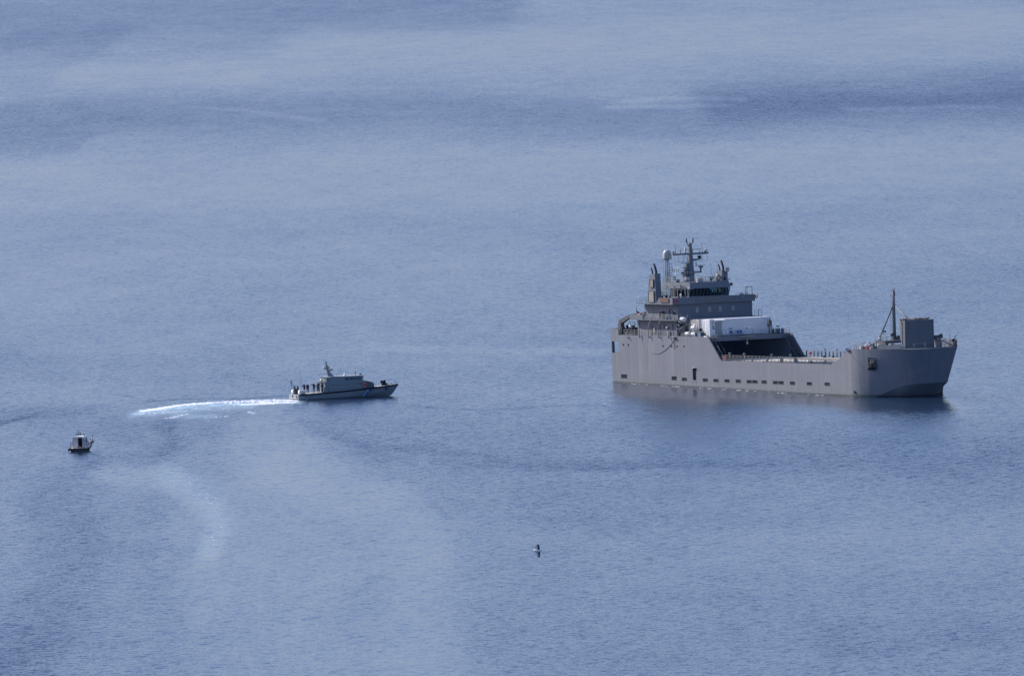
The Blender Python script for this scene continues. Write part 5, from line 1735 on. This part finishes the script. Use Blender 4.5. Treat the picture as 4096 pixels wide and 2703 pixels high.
sf = MB().hexa([(-.25, .6, .3), (.05, .5, .3), (.05, 3.9, .3), (-.25, 3.8, .3), (-.25, .6, .45), (.05, .5, .45), (.05, 3.9, .45), (-.25, 3.8, .45)])
sf.build('swim_platform', M['dome'], pb)
pieces(MB().ball((-.12, 1.0, .75), .22, .28, .2).ball((-.14, 2.9, .75), .22, .28, .22), 'stern_fender', M['dome'], pb)
pbx = MB().box(.15, .4, 2.3, 2.6, 1.02, 2.5).box(.75, 1.0, 2.3, 2.6, 1.02, 2.45).box(.15, 1.0, 2.35, 2.55, 1.5, 1.6).ball((.55, 2.4, 1.7), .3, .4, .35).box(.3, 1.0, 2.0, 2.9, 1.02, 1.45)
pbx.build('aft_davit', M['charcoal'], pb)
MB().tube([(.95, 1.6, 1.05), (.95, 1.6, 1.6)], .2, 8).build('outboard_cover', M['red'], pb)
hr = MB()
for x in (2.75, 2.95, 3.2):
    hr.tube([(x, .3, 1.08), (x, .3, 1.95)], .02, 4)
hr.tube([(2.7, .3, 1.9), (3.2, .3, 1.95)], .018, 4)
hr.build('side_gate', M['darkgrey'], pb)
MB().tube([(1.35, 1.4, 1.05), (1.05, 1.4, 4.2), (.9, 1.4, 6.2)], [.025, .02, .012], 4).build('whip_aerial', M['darkgrey'], pb)
MB().tube([(.05, 2.4, 1.05), (.05, 2.4, 2.4), (-.4, 2.4, 3.75)], .03, 5).build('ensign_staff', M['darkgrey'], pb)
fm, nt = new_mat('ensign_cloth')                         # printed blue and white ensign
out = N(nt, 'ShaderNodeOutputMaterial')
prn = N(nt, 'ShaderNodeBsdfPrincipled', )
prn.inputs['Roughness'].default_value = .8
uv = N(nt, 'ShaderNodeUVMap')
sx = N(nt, 'ShaderNodeSeparateXYZ')
nt.links.new(uv.outputs[0], sx.inputs[0])
st9 = math_(nt, 'LESS_THAN', math_(nt, 'FRACT', math_(nt, 'MULTIPLY', sx.outputs[1], 4.5)), .5)
can = math_(nt, 'MULTIPLY', math_(nt, 'LESS_THAN', sx.outputs[0], .38), math_(nt, 'GREATER_THAN', sx.outputs[1], .445))
cr1 = math_(nt, 'MAXIMUM', math_(nt, 'COMPARE', sx.outputs[0], .19, .04), math_(nt, 'COMPARE', sx.outputs[1], .72, .056))
blue = math_(nt, 'ADD', math_(nt, 'MULTIPLY', st9, math_(nt, 'SUBTRACT', 1.0, can)), math_(nt, 'MULTIPLY', can, math_(nt, 'SUBTRACT', 1.0, cr1)))
mxn = N(nt, 'ShaderNodeMix', data_type='RGBA')
nt.links.new(blue, mxn.inputs[0])
mxn.inputs[6].default_value = (.78, .78, .78, 1)
mxn.inputs[7].default_value = (.04, .16, .55, 1)
nt.links.new(mxn.outputs[2], prn.inputs['Base Color'])
nt.links.new(prn.outputs[0], out.inputs['Surface'])
fl = MB()
rows = []
uvs = []
for j in range(7):
    row = []
    for i in range(11):
        u, w_ = i / 10, j / 6
        x0, z0 = -.12 - .26 * w_, 2.72 + .92 * w_
        row.append(Vector((x0 - .34 * u, 2.4 + .07 * math.sin(u * 7 + w_) - .2 * u, z0 - .40 * u - .07 * math.sin(u * 5))))
    rows.append(row)
fl.grid(rows)
flag = fl.build('ensign', fm, pb, fix=False)
ul = flag.data.uv_layers.new(name='UVMap')
for lp_ in flag.data.loops:
    j, i = divmod(lp_.vertex_index, 11)
    ul.data[lp_.index].uv = (i / 10, j / 6)
buoy(on(PB, 12.95, .4, 2.0), 'orange red lifebuoy on the side of the patrol boat deckhouse', 'orange')
tag(MB().tube([(0, 0, 0), (.3, 0, .2)], .09, 6).ball((0, 0, 0), .14, .08, .12).build('rescue_light', M['red'], None, on(PB, 12.3, .42, 2.3)), 'small red rescue light left of the lifebuoy on the patrol boat', 'light')
r1_ = copy_thing(r0, on(PB, .98, .75, 1.44), 'white canister near side of the patrol boat stern, largest on that boat')
r1_['group'] = 'white canisters on the patrol boat stern'
r2_ = copy_thing(r0, on(PB, .9, 3.9, 1.42), 'white canister at the far corner of the patrol boat stern')
r2_['group'] = 'white canisters on the patrol boat stern'
PG = 'crew on the patrol boat'
person(on(PB, 2.05, 2.2, 1.08, R(215)), 'person in black beside the stern canister looking away from the others', 'reach', group=PG, lean=.12, hs=1.04)
person(on(PB, 2.45, 1.6, 1.09, R(-100)), 'person in a dark jacket second from the patrol boat stern', 'stand', group=PG)
person(on(PB, 3.75, 1.9, 1.1, R(-118)), 'person shading the eyes with one hand, in rust brown trousers', 'brow', top='navy', legs='brown', group=PG, hs=1.02)
person(on(PB, 4.3, 1.3, 1.1, R(60)), 'person in grey overalls in the middle of the aft deck', 'stand', top='khaki', legs='khaki', group=PG, hs=.98)
person(on(PB, 4.75, 2.2, 1.1, R(-95)), 'person in black half hidden behind the one in grey overalls', 'walk', group=PG, hs=1.04)
person(on(PB, 5.0, .95, 1.1, R(200)), 'person in black striding beside the patrol boat shelter', 'walk', group=PG, hs=1.02)

# ------------------------------------------------------------------ small cabin boat
SB = boat_frame((-71.828, 2309.458, 0.0), 80, 1.0)
sb_ = thing('cabin_boat', 'small white cabin boat seen from astern with dark transom and open door', 'boat', SB)
X_ = [0, 1.2, 2.6, 4.0, 5.2, 6.1, 6.6]
HBs = [1.48, 1.52, 1.52, 1.42, 1.1, .6, .06]
CHs = [1.3, 1.32, 1.28, 1.1, .7, .28, .02]
ZSs = [.6, .62, .68, .8, .98, 1.14, 1.22]
ZCs = [-.02, -.02, 0, .05, .15, .35, .8]
CYs = 1.53
rows = []
for j in range(-1, 5):
    row = []
    for i, x in enumerate(X_):
        if j == -1:
            row.append(Vector((x, CYs, -.4 if i < 5 else (0 if i == 5 else .75))))
        else:
            t = j / 4
            row.append(Vector((x - (.5 * (1 - t) if i == 6 else 0), CYs - (CHs[i] + (HBs[i] - CHs[i]) * t ** .7), ZCs[i] + (ZSs[i] - ZCs[i]) * t)))
    rows.append(row)
h_ = MB()
h_.grid(rows, 0)
h_.grid([[Vector((p.x, 2 * CYs - p.y, p.z)) for p in r] for r in rows], 0)
h_.build('hull', M['boatgrey'], sb_, fix=False)
tr = [rows[j][0] for j in range(6)]
MB().add([(p.x - .01, p.y, p.z) for p in tr] + [(p.x - .01, 2 * CYs - p.y, p.z) for p in reversed(tr)], [tuple(range(12))]).build('transom', M['navyhull'], sb_, fix=False)
g_ = MB()
for s in (1, -1):
    pts = [(x, CYs - s * (h + .02), z - .06) for x, h, z in zip(X_, HBs, ZSs)]
    g_.tube(pts, .08, 6)
g_.tube([(0, CYs - 1.5, .54), (0, CYs + 1.5, .54)], .07, 6)
g_.build('rubbing_strake', M['black'], sb_)
dp = [(x, CYs - h + .05, z - .02) for x, h, z in zip(X_, HBs, ZSs)]
MB().grid([dp, [(x, 2 * CYs - y, z) for x, y, z in dp]], 0, False).build('deck', M['cream'], sb_, fix=False)
pieces(MB().ball((-.1, -.08, .32), .24, .2, .24).ball((-.1, 3.14, .35), .24, .2, .24).ball((.8, -.05, .3), .2, .18, .2), 'fender', M['black'], sb_)
cbn = MB()
prof = [(.55, .62), (.5, 1.6), (.53, 2.2), (.68, 2.34), (1.1, 2.43), (1.6, 2.47), (2.1, 2.43), (2.55, 2.34), (2.7, 2.2), (2.74, 1.6), (2.7, .62)]
cbn.prism(prof, 'x', .95, 2.6)
cab = cbn.build('cabin', M['cabin'], sb_)
MB().prism([(y + (y - 1.6) * .05, z + .05) for y, z in prof[3:8]] + [(y, z + .004) for y, z in reversed(prof[3:8])], 'x', .85, 2.7).build('cabin_roof', M['white'], cab)
MB().box(.93, .95, 1.03, 1.76, .75, 2.25).build('open_doorway', M['black'], cab)  # flat black plate paints the dark inside the cabin
MB().box(.9, .93, 1.76, 1.86, .7, 2.3).box(.9, .93, .95, 1.03, .7, 2.3).build('door_frame', M['cabin'], cab)
MB().box(.9, .95, 2.02, 2.42, 1.65, 2.08).build('window', M['cream'], cab)
MB().box(.9, .95, .62, .92, 1.6, 2.0).build('window', M['dome'], cab)
sw = MB().box(1.2, 1.8, .47, .52, 1.6, 2.05).box(1.95, 2.5, .47, .52, 1.6, 2.0).box(1.2, 1.8, 2.72, 2.77, 1.6, 2.05).box(1.95, 2.5, 2.72, 2.77, 1.6, 2.0)
pieces(sw, 'side_window', M['pane'], cab)
MB().ball((.88, 1.5, .85), .12, .18, .12).build('red_canister', M['red'], cab)
fo = MB().prism([(2.6, .6), (5.6, .98), (5.4, 1.25), (3.4, 1.75), (2.6, 1.85)], 'y', .75, 2.3)
fo.build('foredeck_trunk', M['cabin'], sb_)
ar = MB().tube([(1.5, .75, 2.5), (1.45, .85, 2.85), (1.45, 2.1, 2.9), (1.5, 2.2, 2.5)], .05, 5).tube([(1.45, 1.75, 2.88), (1.4, 1.75, 3.6)], .025, 5).ball((1.45, 1.75, 2.98), .09, .09, .12).ball((1.45, 1.4, 3.0), .07, .07, .12).ball((1.45, .85, 2.92), .06, .1, .06).tube([(1.1, 2.45, 2.4), (1.1, 2.45, 2.56)], .05, 5)
ar.build('roof_arch', M['black'], cab)
pieces(MB().ball((1.7, 1.15, 2.82), .2, .26, .12).ball((2.0, .85, 2.5), .22, .2, .1).ball((2.4, .65, 2.42), .16, .14, .12), 'roof_dome', M['white'], cab)
sr = MB()
for y in (.12, .5, 1.5, 2.35, 2.95):
    sr.tube([(.08, y, .6), (.08, y, 1.55 if y in (.12, 2.95, 2.35, .5) else .9)], .028, 5)
for z in (1.55, 1.1):
    sr.tube([(.08, 2.35, z), (.08, 2.95, z), (.9, 2.98, z)], .025, 5)
    sr.tube([(.08, .9, z), (.08, .12, z), (.9, .09, z)], .025, 5)
sr.tube([(.08, .12, .74), (.08, 2.95, .74)], .025, 5)
sr.build('stern_rail', M['black'], sb_)
bo = MB().tube([(3.6, .3, 1.5), (5.0, .35, 1.75), (6.3, 1.5, 1.9), (5.0, 2.7, 1.75), (3.6, 2.78, 1.5)], .03, 5)
for x, y, z in ((4.2, .22, .8), (5.2, .5, 1.0), (6.2, 1.4, 1.2), (5.2, 2.5, 1.0)):
    bo.tube([(x, y, z), (x, y + .05, z + .85)], .025, 5)
bo.tube([(4.6, .0, 1.3), (4.5, -.05, 2.5)], .03, 5).tube([(5.1, .1, 1.3), (4.95, .05, 2.5)], .03, 5)
bo.build('bow_rail', M['black'], sb_)
tag(MB().ball((0, 0, 0), .36, .40, .35, 16, 10).tube([(0, 0, .35), (0, 0, .5)], .05, 6).build('mooring_fender', M['boatgrey'], None, on(SB, 5.3, .3, 1.32)), 'big round grey fender hanging at the bow of the cabin boat', 'fender')
tag(MB().ball((0, 0, .2), .16, .14, .26, 8, 6).tube([(0, 0, .4), (0, .05, .55)], [.07, .05], 6).build('jerrycan', M['white'], None, on(SB, .55, .38, .62)), 'white can standing on the cabin boat cockpit beside the door', 'can')

# ------------------------------------------------------------------ gull
bird_m = T3(2.134, 1397.16, 39.84) @ Matrix.Rotation(R(-3), 4, 'Y') @ Matrix.Scale(1.3, 4)
bird = thing('seagull', 'white gull with dark wings banking steeply low over the sea', 'bird', bird_m)
bd_ = MB()
bd_.tube([(.2, .02, -.02), (.12, 0, -.01), (.02, 0, 0), (-.1, 0, .02), (-.2, 0, .035), (-.26, 0, .04), (-.31, 0, .04)], [.025, .085, .13, .12, .085, .075, .035], 10)
bd_.build('body', M['birdwhite'], bird)
MB().tube([(-.31, 0, .04), (-.36, 0, .03)], [.014, .005], 6).build('beak', M['cream'], bird)
MB().hexa([(.16, -.01, -.05), (.34, -.015, -.1), (.34, .015, -.1), (.16, .01, -.05), (.16, -.01, .03), (.33, -.015, .05), (.33, .015, .05), (.16, .01, .03)]).build('tail', M['birdwhite'], bird)
def wing(s):
    le = [(-.16, 0, .03), (-.21, .0, .15), (-.19, -.04, .28), (-.1, -.09, .42), (-.0, -.13, .5)]
    te = [(.14, 0, .03), (.17, .02, .15), (.16, -.02, .28), (.15, -.07, .42), (.1, -.12, .51)]
    mb = MB()
    for i in range(4):
        for m_, t0, t1 in ((0, 0.0, .55), (1, .55, 1.0)):
            q = []
            for k, t in ((i, t0), (i + 1, t0), (i + 1, t1), (i, t1)):
                a, b_ = Vector(le[k]), Vector(te[k])
                p = a.lerp(b_, t)
                q.append((p.x, p.y, p.z * s))
            mt = 2 if i == 3 else m_
            top_ = [(x, y + .012 * (1 - .5 * (i / 4)), z) for x, y, z in q]
            mb.hexa(q + top_, mt)
    return mb.build('wing', [M['birdwhite'], M['birddark'], M['birdblack']], bird)
wing(1)
wing(-1)

# ------------------------------------------------------------------ foam
def foam(name, segs, n, size, label, seed, hz=.12):
    rg = random.Random(seed)
    mb = MB()
    tri = [(math.cos(R(60 * k)), math.sin(R(60 * k))) for k in range(6)]
    tot = [0.0]
    for (p, q, w, d) in segs:
        tot.append(tot[-1] + (Vector(q) - Vector(p)).length * d)
    for _ in range(n):
        u = rg.random() * tot[-1]
        i = max(k for k in range(len(segs)) if tot[k] <= u)
        p, q, w, d = segs[i]
        t = (u - tot[i]) / max(1e-6, tot[i + 1] - tot[i])
        x = p[0] + (q[0] - p[0]) * t + rg.gauss(0, .25)
        y = p[1] + (q[1] - p[1]) * t + rg.gauss(0, w)
        sx, sy, sz = rg.uniform(.4, 1.8) * size, rg.uniform(.6, 2.6) * size, rg.uniform(.4, 1.3) * hz
        vs_ = [(x + a * sx * rg.uniform(.5, 1.2), y + b * sy * rg.uniform(.5, 1.2), -.02) for a, b in tri]
        vs_ += [(x + a * sx * .45, y + b * sy * .45, sz * rg.uniform(.6, 1.1)) for a, b in tri[::2]]
        mb.add(vs_, [(0, 1, 6), (1, 2, 7, 6), (2, 3, 7), (3, 4, 8, 7), (4, 5, 8), (5, 0, 6, 8), (6, 7, 8)])
    o = mb.build(name, M['foam'], None, kind='stuff', label=label, fix=False)
    return o
f1 = [(-39.0, 2456.8), (-40.2, 2457.8), (-43.6, 2459.5), (-51.6, 2458.3), (-56.9, 2455.0), (-60.4, 2449.6), (-62.9, 2441.6), (-65.8, 2435.1)]
dn = [5, 4.5, 3.2, 2.4, 2, 1.8, 1.8]
segs = [(a, b, 1.6 if i < 3 else 1.1, d) for i, (a, b, d) in enumerate(zip(f1, f1[1:], dn))]
f1b = [(-38.9, 2452.6), (-40.5, 2453.4), (-44.3, 2449.5), (-48.5, 2448.2)]
segs += [(a, b, .8, 2.6) for a, b in zip(f1b, f1b[1:])]
segs += [((-39.2, 2454.4), (-45, 2456), 1.3, 5)]
foam('wake_foam', segs, 4200, .34, 'white foam of the wake behind the patrol boat', 11, .045)
segs = [((-67.1, 2424.1), (-63.4, 2426.7), .9, 2), ((-63.4, 2426.7), (-59.0, 2429.0), 1.0, 1.6), ((-61.2, 2407.8), (-59.5, 2412.8), .9, 1), ((-59.5, 2412.8), (-57.5, 2420.9), 1.0, 1),
        ((-54.2, 2409.7), (-49.8, 2411.2), .9, 1), ((-47.0, 2424.7), (-45.7, 2416.8), 1.2, .5), ((-66, 2433), (-60, 2436), 3.0, .6), ((-58, 2440), (-46, 2446), 5.0, .35)]
foam('wake_foam', segs, 260, .17, 'scattered white foam patches on the old side of the patrol boat wake', 12, .04)
tr_ = [(-56.7, 2242.7), (-53.7, 2224.1), (-50.9, 2199.0), (-49.4, 2175.0), (-47.7, 2157.9), (-46.1, 2137.9), (-45.1, 2099.7), (-47.3, 2085.1), (-45.2, 2057.3), (-46.7, 2040.1)]
segs = [((-39.4, 2454.4), (-45.0, 2457.0), 1.2, 3), ((-45.0, 2457.0), (-54.0, 2456.5), 1.0, 1.2), ((-38.6, 2453.2), (-40.0, 2453.4), .5, 3)]
foam('churned_foam', segs, 420, .16, 'raised churned white water close behind the patrol boat', 15, .2)
foam('drifting_foam', [(a, b, 7.0, .7 if i < 5 else .3) for i, (a, b) in enumerate(zip(tr_, tr_[1:]))], 90, .12, 'sparse foam flecks along the curved older wake', 13, .05)
# small white flecks standing in for glints along the waterline
wl = []
for k in range(46):
    x = 1 + k * 1.85 + rng.uniform(-.6, .6)
    p = SHIP @ Vector((x, -.35 - rng.random() * .5, 0))
    wl.append(((p.x, p.y), (p.x + rng.uniform(.1, .5), p.y - .2), .12, rng.choice((0, .2, 1, 2))))
foam('waterline_glint', wl, 90, .14, 'tiny white flecks drawn as glints along the waterline of the landing ship', 14, .07)

# ------------------------------------------------------------------ thin sea haze: one closed box of air round everything
hz = MB().box(-75000, 75000, -12000, 75000, -1.0, 134.0).mesh('haze', [])
hm, hnt = new_mat('haze_air')
hout = N(hnt, 'ShaderNodeOutputMaterial')
hv = N(hnt, 'ShaderNodeVolumePrincipled')
hv.inputs['Color'].default_value = (0.18, 0.42, 1.0, 1)
hv.inputs['Density'].default_value = 0.55e-5
hv.inputs['Anisotropy'].default_value = 0.0
hnt.links.new(hv.outputs[0], hout.inputs['Volume'])
hz.materials.clear()
hz.materials.append(hm)
ho = bpy.data.objects.new('haze', hz)
COL.objects.link(ho)
ho['kind'] = 'stuff'
ho['label'] = 'thin bluish sea haze'
